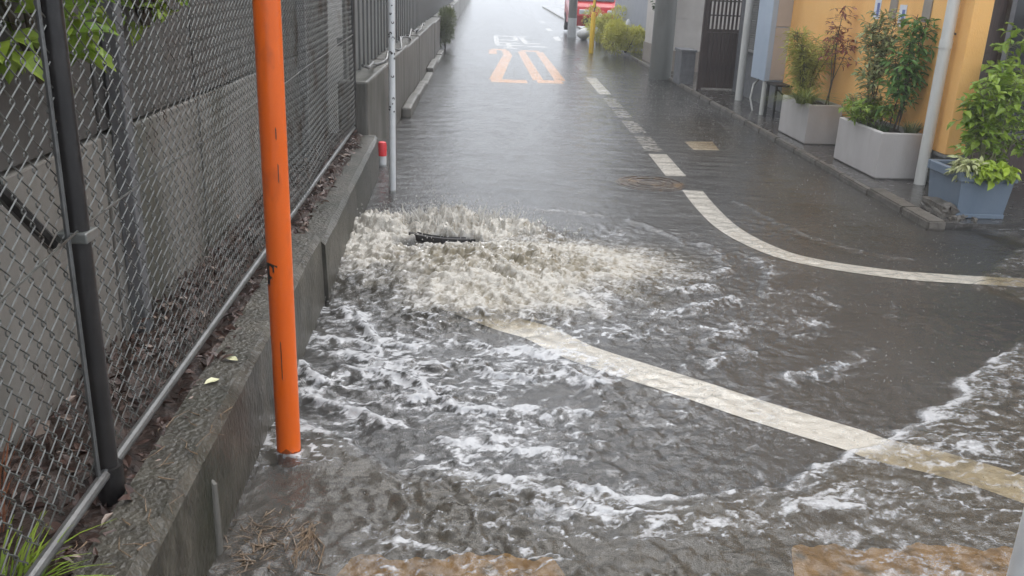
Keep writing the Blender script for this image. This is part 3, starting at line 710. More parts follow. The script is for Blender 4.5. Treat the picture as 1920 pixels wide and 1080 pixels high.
# bushes, stones, ivy
def bush(name, label, loc, rx, ry, rz, m, n, L, wl, seed, group=None, cat='bush'):
    rr = random.Random(seed); t = thing(name, label, cat, loc, group); k = MB(); ks = MB()
    lob = [(rr.uniform(-.85, .85), rr.uniform(-.7, .7), rr.uniform(.2, .72), rr.uniform(.28, .58)) for _ in range(11)]
    for _ in range(n):
        cx, cy_, cz, cr_ = rr.choice(lob)
        d = Vector((rr.gauss(0, 1), rr.gauss(0, 1), rr.gauss(0.2, 1))).normalized(); q = cr_ * rr.uniform(.5, 1.05) ** .6
        p = Vector(((cx + d.x * q) * rx * .72, (cy_ + d.y * q) * ry * .72, max(.02, (cz + d.z * q * .6)) * rz * .9))
        l = L * rr.uniform(.6, 1.3); place(k, p, d + Vector((rr.gauss(0, .4), rr.gauss(0, .4), .35)), l, l * wl, rr)
    for i in range(7):
        a = i * .9; ks.tube([(0, 0, 0), (rx * .3 * math.cos(a), ry * .3 * math.sin(a), rz * .35), (rx * .5 * math.cos(a), ry * .5 * math.sin(a), rz * .7)], [.012, .008, .003], 5)
    ks.build('stem', M['stem'], t); tag(k.build('foliage', m, t), kind='stuff')
    return t
bush('bush', 'rounded yellow green bush, nearer of the two by the grey house', (3.28, 20.4, .06), .64, .9, .84, M['bush'], 5600, .075, .3, 31)
bush('bush', 'yellow green bush behind the yellow guard tube, farther one', (3.40, 24.4, .06), .66, .9, 1.0, M['bush'], 4000, .08, .3, 32)
def rock(name, label, loc, s, seed):
    rr = random.Random(seed); bm = bmesh.new(); bmesh.ops.create_icosphere(bm, subdivisions=3, radius=1)
    for v in bm.verts:
        n_ = 1 + .12 * math.sin(v.co.x * 3 + seed) + .1 * math.sin(v.co.y * 4 + seed * 2); v.co = (v.co.x * s[0] * n_, v.co.y * s[1] * n_, v.co.z * s[2] * n_ + s[2] * .8)
    o = MB().bm(bm).build(name, M['stone_white'], None, smooth=True, loc=loc); tag(o, label, 'stone')
rock('boulder', 'white rounded stone left of the yellow guard tube', (2.95, 26.0, .05), (.20, .2, .13), 1)
rock('boulder', 'pale stone between the two yellow green bushes', (3.62, 22.4, .05), (.12, .12, .36), 2)
rock('boulder', 'small pale stone below the red car', (3.46, 26.2, .05), (.14, .14, .36), 3)
bush('ivy', 'dark green leafy climber hanging beside the thick utility pole', (3.20, 16.1, 1.0), .22, .2, .9, M['leaf_dark'], 600, .08, .55, 33, cat='climber')
bush('weed_clump', 'grey green weeds drooping over the far concrete wall', (-.74, 20.5, .02), .22, 1.0, .95, M['weed'], 2600, .11, .16, 34, cat='weeds')
tuft('grass_tuft', 'bright green grass tuft in the bottom left corner by the fence', (-.86, 1.42, .31), 130, .13, M['leaf_mid'], .8, 41, wd=.006, rad=.06)
bush('hedge_shrub', 'light green shrub leaning over the panel wall at the top left', (-1.06, 2.25, 1.18), .16, .42, .60, M['leaf_mid'], 330, .075, .6, 42, cat='shrub')
bush('hedge_shrub', 'small light green shoots over the panel wall right of the dark fence post', (-1.07, 3.02, 1.27), .12, .22, .30, M['leaf_mid'], 150, .075, .6, 43, cat='shrub')
tuft('dry_grass', 'rust brown dry stalks behind the fence at the left frame edge', (-1.0, 1.62, .30), 16, .40, mat('dry_stalk', (.20, .07, .03), (.36, .15, .08), .6, 20), .25, 44, wd=.008, rad=.05)

# trees behind the left wall (dark mass that shades the fence side)
def tree(label, x, y, H, r, seed):
    rr = random.Random(seed); t = thing('garden_tree', label, 'tree', (x, y, -.1), 'trees behind the left wall'); k = MB(); ks = MB()
    ks.tube([(0, 0, 0), (.05, .05, H * .3), (0, .1, H * .75)], [.14, .10, .04], 10)
    for i in range(9):
        a = i * 2.4; z = H * (.3 + .05 * i); ks.tube([(0, 0.03, z), (r * .35 * math.cos(a), r * .35 * math.sin(a), z + .4), (r * .7 * math.cos(a), r * .7 * math.sin(a), z + .6)], [.05, .03, .01], 6)
    lob = [(r * .6 * math.cos(i * 2.1), r * .6 * math.sin(i * 2.1), H * (.45 + .06 * i), r * rr.uniform(.4, .6)) for i in range(9)]
    for _ in range(2600):
        cx, cy_, cz, cr_ = rr.choice(lob); d = Vector((rr.gauss(0, 1), rr.gauss(0, 1), rr.gauss(0, 1))).normalized()
        place(k, Vector((cx, cy_, cz)) + d * cr_ * rr.uniform(.4, 1.05), d + Vector((rr.gauss(0, .5), rr.gauss(0, .5), 0)), rr.uniform(.14, .26), .11, rr)
    ks.build('trunk', M['stem'], t); tag(k.build('crown', M['leaf_dark'], t), kind='stuff')
tree('dark leafy tree behind the panel wall beside the fence', -3.0, 3.2, 4.6, 1.3, 51)
tree('dark leafy tree behind the board fence', -2.9, 10.5, 5.2, 1.4, 52)
tree('dark leafy tree behind the far concrete wall', -2.9, 17.0, 4.8, 1.3, 53)

# red car far right
car = thing('parked_car', 'red car parked beyond the yellow green bushes', 'car', (3.55, 29.2, .05))
def car_body():
    prof = [(-1.55, .25), (-1.62, .55), (-1.45, .80), (-.75, .92), (-.25, 1.42), (1.2, 1.45), (1.6, .98), (1.62, .30)]
    k = MB(); n = len(prof); v = []; f = []
    for s, ins in ((-.74, .05), (-.66, 0), (.66, 0), (.74, .05)):
        for (y, z) in prof:
            ww = s * (.86 if z > 1.2 else 1); v.append((ww, y * (1 - ins), z - ins * (z > .9) * .5))
    for i in range(3):
        for j in range(n): f.append((i * n + j, i * n + (j + 1) % n, (i + 1) * n + (j + 1) % n, (i + 1) * n + j))
    f += [tuple(range(n - 1, -1, -1)), tuple(3 * n + j for j in range(n))]
    return k.add(v, f)
car_body().build('body', M['car_red'], car)
k = MB(); k.add([(-.58, -.74, .95), (.58, -.74, .95), (.52, -.28, 1.40), (-.52, -.28, 1.40)], [(0, 1, 2, 3)]); o = k.build('windscreen', M['glass'], car); o.location = (0, -.012, .012)
for s in (-1, 1):
    k = MB(); k.box(s * .42 - .16, s * .42 + .16, -1.60, -1.545, .58, .72, .02); k.build('headlight', M['lampglass'], car)
    for y in (-1.0, 1.05):
        k = MB(); k.tube([(s * .60, y, .28), (s * .76, y, .28)], .28, 22); wh = k.build('wheel', M['tyre'], car); k = MB(); k.tube([(s * .761, y, .28), (s * .772, y, .28)], .17, 18); k.build('rim', M['chrome'], wh)
k = MB(); k.box(-.45, .45, -1.63, -1.57, .32, .48, .02); k.build('grille', M['black'], car)
k = MB(); k.box(-.17, .17, -1.645, -1.632, .36, .46); k.build('number_plate', M['paper'], car)

# white post at the right frame edge
wpo = thing('white_post', 'white post at the bottom right frame edge', 'post', (1.213, 1.56, 0))
k = MB(); k.tube([(0, 0, -.05), (0, 0, 1.0), (0, 0, 2.4)], .048, 24); smooth_angle(k.build('shaft', M['white_pole'], wpo))
k = MB(); k.tube([(0, 0, 2.4), (0, 0, 2.43)], [.051, .03], 24); k.build('cap', M['white_pole'], wpo)

# ------------------------------------------------------------------ flood water
def spaced(segs):
    o = []
    for a, b, d0, d1 in segs:
        x = a
        while x < b:
            o.append(x); t = (x - a) / (b - a); x += d0 + (d1 - d0) * t
    o.append(segs[-1][1]); return np.array(o)
xs = spaced([(-.95, -.72, .03, .03), (-.72, 1.5, .0095, .0105), (1.5, 3.3, .012, .022), (3.3, 5, .03, .12), (5, 13.9, .2, .6)])
ys_ = spaced([(-8.9, 1.0, .6, .03), (1.0, 3.4, .0065, .0085), (3.4, 5.7, .0085, .0125), (5.7, 9, .014, .03), (9, 30, .035, .14), (30, 129, .15, 2.0)])
X, Y = np.meshgrid(xs, ys_); sh = X.shape; X = X.ravel(); Y = Y.ravel()
near = sstep(14, 6, Y) * sstep(6, 3.5, X) * sstep(.2, 1.0, Y)
# warp so that nothing runs dead straight
WX = X + .030 * fbm(X * 5, Y * 5, 3, 1); WY = Y + .030 * fbm(X * 5, Y * 5, 3, 2)
WX2 = X + .040 * fbm(X * 8, Y * 8, 4, 11); WY2 = Y + .040 * fbm(X * 8, Y * 8, 4, 12)
lace = ridge(WX2 * 18, WY2 * 18, 3, 91, .6)
cx, cy0 = .05, 4.45
dx, dy = X - cx, Y - cy0
rad = np.hypot(dx, dy); ang = np.arctan2(dy, dx)
# outer jump: thin fast sheet inside, deeper slack water outside
FA = [(-.80, 2.85), (-.572, 2.695), (-.452, 2.643), (-.38, 2.592), (-.283, 2.459), (-.202, 2.388), (-.096, 2.391), (-.018, 2.412), (.036, 2.373), (.145, 2.367), (.216, 2.378), (.402, 2.299), (.507, 2.252), (.654, 2.276), (.836, 2.295), (.983, 2.344), (1.166, 2.476), (1.352, 2.585), (1.515, 2.701), (1.734, 2.914), (2.05, 3.237), (2.466, 3.6), (2.8, 4.0), (2.68, 4.42), (2.95, 4.75), (3.4, 5.2)]
fa = np.array([math.atan2(p[1] - cy0, p[0] - cx) for p in FA]); fr = np.array([math.hypot(p[0] - cx, p[1] - cy0) for p in FA])
so = np.argsort(fa); fa, fr = fa[so], fr[so]
wr_ = np.hypot(WX - cx, WY - cy0); wa = np.arctan2(WY - cy0, WX - cx)
rf = np.interp(wa, fa, fr)
wob = .022 * pn(WX * 6, WY * 6, 5) + .012 * pn(WX * 17, WY * 17, 6)
dF = wr_ - rf + wob
upper = sstep(.25, .75, wa) + (wa < -3.0) * 1.0
upper = np.clip(upper + (wa > 2.0), 0, 1)
deep = sstep(-.02, .07, dF) * (1 - upper) * near
Z = np.full_like(X, .016) + .020 * deep
Z = Z - .004 * (1 - near)
foam = np.zeros_like(X); murk = .05 + .27 * deep; boil = np.zeros_like(X)
def seg_dist(px_, py_, P):
    d = np.full(px_.shape, 9.0)
    for (a, b) in zip(P[:-1], P[1:]):
        ax, ay = a; bx, by = b; vx, vy = bx - ax, by - ay; l2 = vx * vx + vy * vy
        t = np.clip(((px_ - ax) * vx + (py_ - ay) * vy) / l2, 0, 1)
        d = np.minimum(d, np.hypot(px_ - ax - t * vx, py_ - ay - t * vy))
    return d
pr = np.hypot(WX2 - cx, WY2 - cy0); pa = np.arctan2(WY2 - cy0, WX2 - cx)
lace = np.maximum(ridge(pr * 13 + .35 * pn(X * 5, Y * 5, 92), pa * 8.5, 3, 91, .6), .92 * lace)
brk = pn(X * 14, Y * 14, 21)
brk2 = pn(X * 5, Y * 5, 22)
# the main front
crest = np.exp(-(dF / .022) ** 2) * (1 - upper) * near
crest_in = np.exp(-np.clip(dF, 0, 9) / .09) * (dF > 0) * (1 - upper) * near
Z += .012 * crest * (1 + .5 * brk)
rt = sstep(.9, 1.4, X)
fade = sstep(2.55, 2.2, X)
crest = crest * fade; crest_in = crest_in * fade
foam += crest * (.34 + .20 * rt + .6 * brk) + crest_in * (.25 + .35 * rt) * sstep(.66, .9, lace) + .10 * crest_in * rt
# smaller broken wave crests
CR = {
 'B': [(-.66, 2.95), (-.594, 2.922), (-.443, 2.847), (-.361, 2.745), (-.256, 2.707)],
 'C': [(-.244, 2.885), (-.162, 2.923), (-.005, 2.828), (.129, 2.825), (.234, 2.85), (.302, 2.823), (.429, 2.82)],
 'D': [(-.66, 3.2), (-.61, 3.125), (-.554, 3.023)], 'E': [(-.483, 3.131), (-.34, 3.138), (-.232, 3.089), (-.167, 3.003)],
 'F': [(-.169, 3.181), (-.017, 3.266), (.053, 3.177), (.145, 3.127), (.319, 3.115), (.355, 3.171), (.446, 3.03), (.518, 3.179)],
 'G': [(-.50, 3.70), (-.454, 3.581), (-.351, 3.391), (-.255, 3.396)], 'H': [(-.609, 3.44), (-.508, 3.428), (-.405, 3.365)],
 'I': [(-.609, 3.821), (-.555, 3.696)], 'J': [(.039, 3.424), (.119, 3.355), (.177, 3.391), (.289, 3.342), (.424, 3.332)],
 'K': [(.171, 2.547), (.278, 2.523), (.35, 2.539)], 'K2': [(-.55, 3.30), (-.42, 3.27), (-.30, 3.22), (-.2, 3.27)], 'K3': [(-.1, 2.62), (.0, 2.60), (.08, 2.62)],
 'L': [(1.038, 3.575), (1.206, 3.686)], 'M': [(.963, 3.305), (1.177, 3.428)], 'N': [(1.449, 3.599), (1.56, 3.70), (1.611, 3.812)],
 'O': [(1.751, 4.172), (1.753, 3.986)], 'Q': [(1.611, 4.79), (1.62, 4.6), (1.576, 4.413), (1.461, 4.151)],
 'R': [(1.369, 5.062), (1.42, 4.85), (1.396, 4.651), (1.324, 4.466)], 'S': [(1.01, 5.602), (1.16, 5.36), (1.267, 5.052)],
 'T': [(1.888, 6.232), (1.997, 5.709), (2.091, 5.309), (2.272, 5.01), (2.5, 4.85)], 'U': [(.394, 5.804), (.608, 5.784), (.844, 5.667)],
 'V': [(.877, 3.835), (1.046, 3.917), (1.269, 4.082)], 'V2': [(1.0, 4.15), (1.25, 4.25)], 'V3': [(1.25, 3.15), (1.42, 3.22), (1.5, 3.3)],
 'W': [(2.86, 11.84), (2.84, 11.1), (2.813, 10.52), (2.744, 9.776)], 'X': [(2.90, 12.6), (2.952, 11.343), (2.983, 10.558), (3.06, 10.4)],
 'Y1': [(-.60, 2.46), (-.52, 2.40), (-.42, 2.42)], 'Y2': [(.9, 2.15), (1.05, 2.22), (1.2, 2.2)], 'Y3': [(.5, 2.12), (.6, 2.08), (.7, 2.1)], 'Y4': [(1.6, 3.35), (1.75, 3.5)], 'Y5': [(2.0, 3.9), (2.1, 4.1)],
}
AMP = {'F': 1.2, 'B': 1.2, 'G': 1.3, 'T': .35, 'U': .45, 'S': .45, 'W': .5, 'X': .6, 'Q': .5, 'R': .5, 'O': .4, 'N': .55, 'L': .7, 'M': .7, 'Y5': .3, 'Y4': .4, 'Y2': .35, 'Y3': .35, 'Y1': .5}
for nm, P in CR.items():
    P0 = np.array(P); m_ = (X > P0[:, 0].min() - .3) & (X < P0[:, 0].max() + .3) & (Y > P0[:, 1].min() - .3) & (Y < P0[:, 1].max() + .3)
    d = seg_dist(WX2[m_], WY2[m_], P); amp = AMP.get(nm, 1.0)
    wdt = .016 + .010 * (brk2[m_] + .3); wdt = np.clip(wdt, .008, .03)
    c = .62 * np.exp(-(d / (wdt * .62)) ** 2) * np.clip(.55 + 1.0 * brk[m_], 0, 1.3) + .85 * np.exp(-(d / .060) ** 2) * sstep(.70, .92, lace[m_]) + .18 * np.exp(-(d / .05) ** 2)
    Z[m_] += .017 * amp * np.exp(-(d / .028) ** 2); foam[m_] += c * amp * .85
# general chop: net-like ridges, stronger near the boil and to its near left
eng = np.clip(np.exp(-np.clip(rad - .5, 0, 9) / 1.15), 0, 1) * near
left = sstep(1.5, -.1, X) * sstep(4.6, 3.6, Y) * near
chop = fbm(WX * 15, WY * 17, 4, 41, .55)
net = ridge(WX2 * 9, WY2 * 12.5, 3, 44, .55)
calm = sstep(5.4, 6.4, Y)
vary = np.clip(.75 + .9 * fbm(X * 2.1, Y * 2.7, 2, 119), .15, 1.8)
Z += near * (1 - calm) * vary * (.0042 * chop * (1 + 1.3 * left + .5 * deep) + .010 * (net - .62) * (.35 + 1.1 * left + .9 * eng))
Z += near * .0012 * fbm(X * 34, Y * 34, 2, 47) * (1 - .6 * calm)
foam += sstep(.72, .92, lace) * sstep(-.25, .5, pn(X * 2.2, Y * 2.6, 94)) * (.50 * left + .25 * eng + .28 * deep * near + .10 * near * (1 - calm))
foam += sstep(.80, .93, net) * (.75 * left + .30 * eng + .10 * (1 - calm) * near) * np.clip(.65 + .8 * brk2, 0, 1.2)
# flecks in the streaming sheet, drawn out along the flow
ux, uy = dx / (rad + .05), dy / (rad + .05)
tang = ang * 7.0
fl = ridge(rad * 3.2 + .25 * chop, tang * 2.6 + .2 * chop, 3, 51)
foam += sstep(.80, .95, fl) * sstep(-.5, .35, dx) * sstep(1.9, .5, rad) * .42 * near
fl2 = pn(X * 16, Y * 24, 54) + .6 * pn(X * 36, Y * 50, 55)
foam += sstep(.62, 1.15, fl2) * .40 * (1 - calm) * near * (.5 + .5 * sstep(2.8, 1.0, rad) + .5 * deep)
# the boil
el = np.hypot((X - .16) / .78, (Y - 4.42) / .60)
el2 = np.hypot((WX2 - .16) / .78, (WY2 - 4.42) / .60)
cor = np.hypot((WX - (-.13)) / .56, (WY - 5.06) / .26)
lfo = np.hypot((WX - (-.60)) / .24, (WY - 4.85) / .62)
rgt = np.hypot((WX2 - .82) / .55, (WY2 - 4.62) / .50)
tongue = np.hypot((WX2 - .12) / .50, (WY2 - 3.92) / .30)
bm_ = np.clip(sstep(1.35, .40, el2 + .25 * pn(WX2 * 7, WY2 * 7, 95)) + sstep(1.1, .6, cor) + .9 * sstep(1.15, .5, lfo) + .65 * sstep(1.2, .2, rgt) + .55 * sstep(1.2, .3, tongue), 0, 1)
rb = np.hypot(X - .0, Y - 4.72); ab = np.arctan2(Y - 4.72, X - .0)
strk = ridge(rb * 4.5 + .35 * chop, ab * 5.5 + .22 * chop, 4, 61, .55)
lump = fbm(WX2 * 13, WY2 * 13, 4, 63, .6)
rdg = ridge(WX2 * 12, WY2 * 12, 3, 66, .5)
mound = .085 * np.exp(-(el * 1.15) ** 2.4)
curt = np.exp(-(cor * .95) ** 4)
s2 = ridge(rb * 5 + .5 * chop, ab * 17.0 + .35 * chop, 3, 64, .6)
vst = ridge(X * 17 + .6 * lump, Y * 3.0, 3, 68, .6)
Z += mound * (1 + .25 * lump) + bm_ * (.007 * (rdg - .5) + .042 * (strk - .6) + .014 * (s2 - .55) + .004 * lump)
Z += curt * (.040 + .19 * np.clip(vst - .40, 0, 1) * np.clip(1 + .9 * pn(X * 4, Y * 2, 69), .2, 2)) * np.exp(-((Y - 5.10) / .20) ** 2)
Z += .035 * np.exp(-(lfo * 1.1) ** 2) * (1 + .8 * lump)
# gap under the lifted cover
slot = np.hypot((X + .17) / .25, (Y - 4.80) / .075)
cut = sstep(1.25, .7, slot + .10 * lump)
Z = Z * (1 - cut) + .012 * cut
boil = np.clip(bm_ * 1.0, 0, 1) * (1 - cut)
foam += bm_ * np.clip(.14 + .40 * (rdg - .55) + .9 * (strk - .62) + 1.2 * (s2 - .58) + .22 * lump + .28 * curt + .30 * sstep(1.1, .4, lfo), 0, 1.2)
brown = np.hypot((WX2 - .18) / .52, (WY2 - 4.42) / .26)
foam -= .75 * sstep(1.25, .3, brown) * np.clip(.7 + .8 * lump + 1.2 * (.62 - strk), 0, 1.4)
foam *= (1 - cut)
murk = np.clip(murk + .80 * bm_ ** 1.3 + .08 * eng, 0, .9)
Z += deep * near * (.0050 * fbm(WX2 * 7, WY2 * 9, 3, 97) + .006 * (net - .6))
foam += deep * near * sstep(.95, 1.5, X) * (.50 * sstep(.72, .93, ridge(WX2 * 7, WY2 * 15, 3, 98, .6)) + .12 * sstep(.1, .8, pn(X * 6, Y * 9, 99)))
# brown run-off along the right kerb
gut = np.exp(-((X - 2.55) / .45) ** 2) * sstep(4.7, 5.6, Y) * sstep(11.5, 9, Y)
murk = np.clip(murk + .38 * gut * (.7 + .5 * fbm(X * 1.5, Y * .6, 2, 71)), 0, .97)
far = sstep(5.0, 6.6, Y) * sstep(4.2, 3.6, X)
Z += far * (.0050 * fbm(X * 1.8, Y * 4.2, 2, 81) + .0034 * fbm(X * 6, Y * 11, 3, 83) * sstep(22, 9, Y)) * (1 - .8 * sstep(24, 45, Y)) * sstep(3.3, 2.2, X)
# raindrop rings and pits
rr_ = np.random.default_rng(5)
for _ in range(900):
    q = rr_.random(); py = 1.6 + 9 * q ** 1.3; pxx = rr_.uniform(-.6, 3.0); r0 = rr_.uniform(.008, .035)
    ix = np.searchsorted(xs, [pxx - .06, pxx + .06]); iy = np.searchsorted(ys_, [py - .06, py + .06])
    sl = (np.arange(iy[0], iy[1])[:, None] * sh[1] + np.arange(ix[0], ix[1])[None, :]).ravel()
    d = np.hypot(X[sl] - pxx, Y[sl] - py)
    Z[sl] += .0022 * np.exp(-((d - r0) / .006) ** 2); 
    if r0 < .014: foam[sl] += .55 * np.exp(-(d / .008) ** 2)
edge = sstep(-.585 - .0223 * Y - .16, -.60 - .0223 * Y, X)
wallfoam = np.exp(-((X - (-.598 - .0225 * Y)) / .012) ** 2) * sstep(4.4, 3.5, Y) * near
foam += wallfoam * np.clip(.30 + .9 * brk, 0, .8)
# swirl round the orange pole
pd = np.hypot(X + .562, Y - 2.49); foam += np.exp(-((pd - .045) / .008) ** 2) * np.clip(.3 + .9 * brk, 0, .9)
Z += .008 * np.exp(-((pd - .045) / .012) ** 2)
# keep clear of the pavement
Z = np.where((X > kx(Y) - .02) & (Y > 5.5), np.minimum(Z, .03), Z)
slack = sstep(-.15, -.32, X) * sstep(2.50, 2.32, Y)
bot = sstep(2.30, 2.12, Y)
# fine strung-out bubble lines, fanning round the boil, in drifting patches
fine = ridge(pr * 26 + .8 * pn(X * 7, Y * 7, 111), pa * 17 + .4 * pn(X * 6, Y * 6, 112), 3, 113, .6)
fine2 = ridge(WX2 * 24, WY2 * 36, 3, 115, .6)
pat = sstep(-.35, .45, fbm(X * 1.7, Y * 2.3, 2, 117))
zone = near * (1 - calm) * sstep(2.6, 1.6, X)
foam += (1 - np.clip(boil * 2, 0, 1)) * zone * pat * (.42 * sstep(.70, .93, fine) * (.35 + .65 * np.clip(left + eng, 0, 1)) + .26 * sstep(.74, .94, fine2))
foam = np.where(boil > .25, foam, foam * .88) * (1 - .70 * slack) * (1 - .10 * bot)
murk = np.clip(murk + .10 * slack, 0, .97)
foam = np.clip(foam, 0, 1.05)
nv = X.size
ni, nj = sh
idx = np.arange(nv).reshape(sh)
q = np.stack([idx[:-1, :-1], idx[:-1, 1:], idx[1:, 1:], idx[1:, :-1]], -1).reshape(-1, 4)
me = bpy.data.meshes.new('flood_water')
me.vertices.add(nv); me.vertices.foreach_set('co', np.stack([X, Y, Z], -1).astype(np.float32).ravel())
me.loops.add(q.size); me.loops.foreach_set('vertex_index', q.ravel().astype(np.int32))
me.polygons.add(len(q)); me.polygons.foreach_set('loop_start', (np.arange(len(q)) * 4).astype(np.int32))
me.update(calc_edges=True)
me.polygons.foreach_set('use_smooth', np.ones(len(q), bool))
for nm, arr in (('foam', foam), ('murk', murk), ('boil', boil)):
    a = me.attributes.new(nm, 'FLOAT', 'POINT'); a.data.foreach_set('value', arr.astype(np.float32))

def water_material():
    m = bpy.data.materials.new('flood_water'); m.use_nodes = True; t = m.node_tree; n = t.nodes; L = t.links; n.clear()
    out = n.new('ShaderNodeOutputMaterial')
    def attr(a):
        x = n.new('ShaderNodeAttribute'); x.attribute_name = a; return x.outputs['Fac']
    tc = n.new('ShaderNodeTexCoord')
    def noise(s, d=3, ro=.55, sc=(1, 1, 1)):
        mp = n.new('ShaderNodeMapping'); mp.inputs['Scale'].default_value = sc; L.new(tc.outputs['Object'], mp.inputs['Vector'])
        x = n.new('ShaderNodeTexNoise'); x.inputs['Scale'].default_value = s; x.inputs['Detail'].default_value = d; x.inputs['Roughness'].default_value = ro
        L.new(mp.outputs[0], x.inputs['Vector']); return x.outputs['Fac']
    def math_(op, a, b=None, c=None):
        x = n.new('ShaderNodeMath'); x.operation = op
        for i, v in enumerate((a, b, c)):
            if v is None: continue
            if isinstance(v, (int, float)): x.inputs[i].default_value = v
            else: L.new(v, x.inputs[i])
        return x.outputs[0]
    def bump(h, st, dist, nrm=None):
        x = n.new('ShaderNodeBump'); x.inputs['Strength'].default_value = st; x.inputs['Distance'].default_value = dist
        L.new(h, x.inputs['Height'])
        if nrm: L.new(nrm, x.inputs['Normal'])
        return x.outputs[0]
    nrm = bump(noise(40, 4, .62), .75, .006)
    nrm = bump(noise(95, 2, .6), .35, .0022, nrm)
    nrm = bump(noise(5, 3, .6, (1, .55, 1)), .16, .012, nrm)
    nrm = bump(noise(2.4, 4, .6, (.5, 1.5, 1)), .22, .03, nrm)
    # clear to cloudy body
    tr = n.new('ShaderNodeBsdfTransparent')
    tm = n.new('ShaderNodeMix'); tm.data_type = 'RGBA'; tm.inputs['A'].default_value = (.95, .94, .92, 1); tm.inputs['B'].default_value = (.84, .76, .59, 1)
    tf = n.new('ShaderNodeMapRange'); tf.inputs['From Min'].default_value = .08; tf.inputs['From Max'].default_value = .34
    L.new(attr('murk'), tf.inputs['Value']); L.new(tf.outputs[0], tm.inputs['Factor']); L.new(tm.outputs['Result'], tr.inputs[0])
    df = n.new('ShaderNodeBsdfDiffuse'); L.new(nrm, df.inputs['Normal'])
    mc = n.new('ShaderNodeMix'); mc.data_type = 'RGBA'; mc.inputs['A'].default_value = (.128, .119, .108, 1); mc.inputs['B'].default_value = (.21, .18, .125, 1)
    L.new(attr('boil'), mc.inputs['Factor']); L.new(mc.outputs['Result'], df.inputs['Color'])
    body = n.new('ShaderNodeMixShader'); L.new(attr('murk'), body.inputs[0]); L.new(tr.outputs[0], body.inputs[1]); L.new(df.outputs[0], body.inputs[2])
    gl = n.new('ShaderNodeBsdfGlossy'); gl.inputs['Roughness'].default_value = .07; L.new(nrm, gl.inputs['Normal'])
    fr_ = n.new('ShaderNodeFresnel'); fr_.inputs['IOR'].default_value = 1.333; L.new(nrm, fr_.inputs['Normal'])
    surf = n.new('ShaderNodeMixShader'); L.new(fr_.outputs[0], surf.inputs[0]); L.new(body.outputs[0], surf.inputs[1]); L.new(gl.outputs[0], surf.inputs[2])
    # foam, broken up by bubbles
    f = math_('ADD', attr('foam'), math_('MULTIPLY', math_('SUBTRACT', noise(70, 6, .74), .5), 1.25))
    mr = n.new('ShaderNodeMapRange'); mr.interpolation_type = 'SMOOTHSTEP'; mr.inputs['From Min'].default_value = .16; mr.inputs['From Max'].default_value = 1.0
    mr.inputs['To Max'].default_value = .80; L.new(f, mr.inputs['Value'])
    fd = n.new('ShaderNodeBsdfPrincipled'); fd.inputs['Roughness'].default_value = .28
    fc = n.new('ShaderNodeMix'); fc.data_type = 'RGBA'; fc.inputs['A'].default_value = (.50, .50, .505, 1); fc.inputs['B'].default_value = (.43, .40, .35, 1)
    L.new(attr('boil'), fc.inputs['Factor']); L.new(fc.outputs['Result'], fd.inputs['Base Color'])
    L.new(bump(noise(55, 4, .6), .6, .007, nrm), fd.inputs['Normal'])
    fin = n.new('ShaderNodeMixShader'); L.new(mr.outputs[0], fin.inputs[0]); L.new(surf.outputs[0], fin.inputs[1]); L.new(fd.outputs[0], fin.inputs[2])
    L.new(fin.outputs[0], out.inputs['Surface'])
    return m
me.materials.append(water_material())
wo = bpy.data.objects.new('flood_water', me); C.objects.link(wo); tag(wo, kind='structure')

# ------------------------------------------------------------------ lifted manhole lid and splashes
ml = thing('lifted_manhole', 'dark iron manhole lid heaved up by the gushing water', 'manhole', (-.16, 5.02, .0))
k = MB(); k.tube([(0, 0, 0), (0, 0, .035)], .235, 36); lid = k.build('lid', M['iron'], ml); lid.rotation_euler = (R(-7), R(3), 0); lid.location = (0, 0, .022)
k = MB()
for r_ in (.07, .13, .19): k.tube([(r_ * math.cos(t), r_ * math.sin(t), .036) for t in np.linspace(0, 6.2832, 25)], .007, 5, False)
k.build('raised_ring', M['iron'], lid)

def spray_material():
    m = bpy.data.materials.new('spray'); m.use_nodes = True; t = m.node_tree; n = t.nodes; L = t.links
    p = n['Principled BSDF']; p.inputs['Base Color'].default_value = (.66, .64, .60, 1); p.inputs['Roughness'].default_value = .3
    tl = n.new('ShaderNodeBsdfTranslucent'); tl.inputs[0].default_value = (.74, .72, .68, 1)
    tp = n.new('ShaderNodeBsdfTransparent')
    a = n.new('ShaderNodeMixShader'); a.inputs[0].default_value = .35; b = n.new('ShaderNodeMixShader'); b.inputs[0].default_value = .35
    L.new(p.outputs[0], a.inputs[1]); L.new(tl.outputs[0], a.inputs[2]); L.new(a.outputs[0], b.inputs[1]); L.new(tp.outputs[0], b.inputs[2])
    L.new(b.outputs[0], n['Material Output'].inputs['Surface']); return m
SPR = spray_material()
rr = random.Random(77)
def tongue_(k, p, d, L, r):
    d = Vector(d).normalized(); P = [Vector(p) + d * L * s + Vector((0, 0, -L * .30 * s * s)) + Vector((rr.gauss(0, .004), rr.gauss(0, .004), 0)) for s in (0, .35, .7, 1)]
    k.tube(P, [r, r * .75, r * .45, r * .10], 5, True)
def drop(k, p, r, st=1.0):
    a = rr.uniform(0, 6.28); vs = []
    for (x, y, z) in ((1, 0, 0), (-1, 0, 0), (0, 1, 0), (0, -1, 0), (0, 0, st), (0, 0, -st)):
        vs.append((p[0] + r * (x * math.cos(a) - y * math.sin(a)), p[1] + r * (x * math.sin(a) + y * math.cos(a)), p[2] + r * z))
    k.add(vs, [(0, 2, 4), (2, 1, 4), (1, 3, 4), (3, 0, 4), (2, 0, 5), (1, 2, 5), (3, 1, 5), (0, 3, 5)])
k = MB()
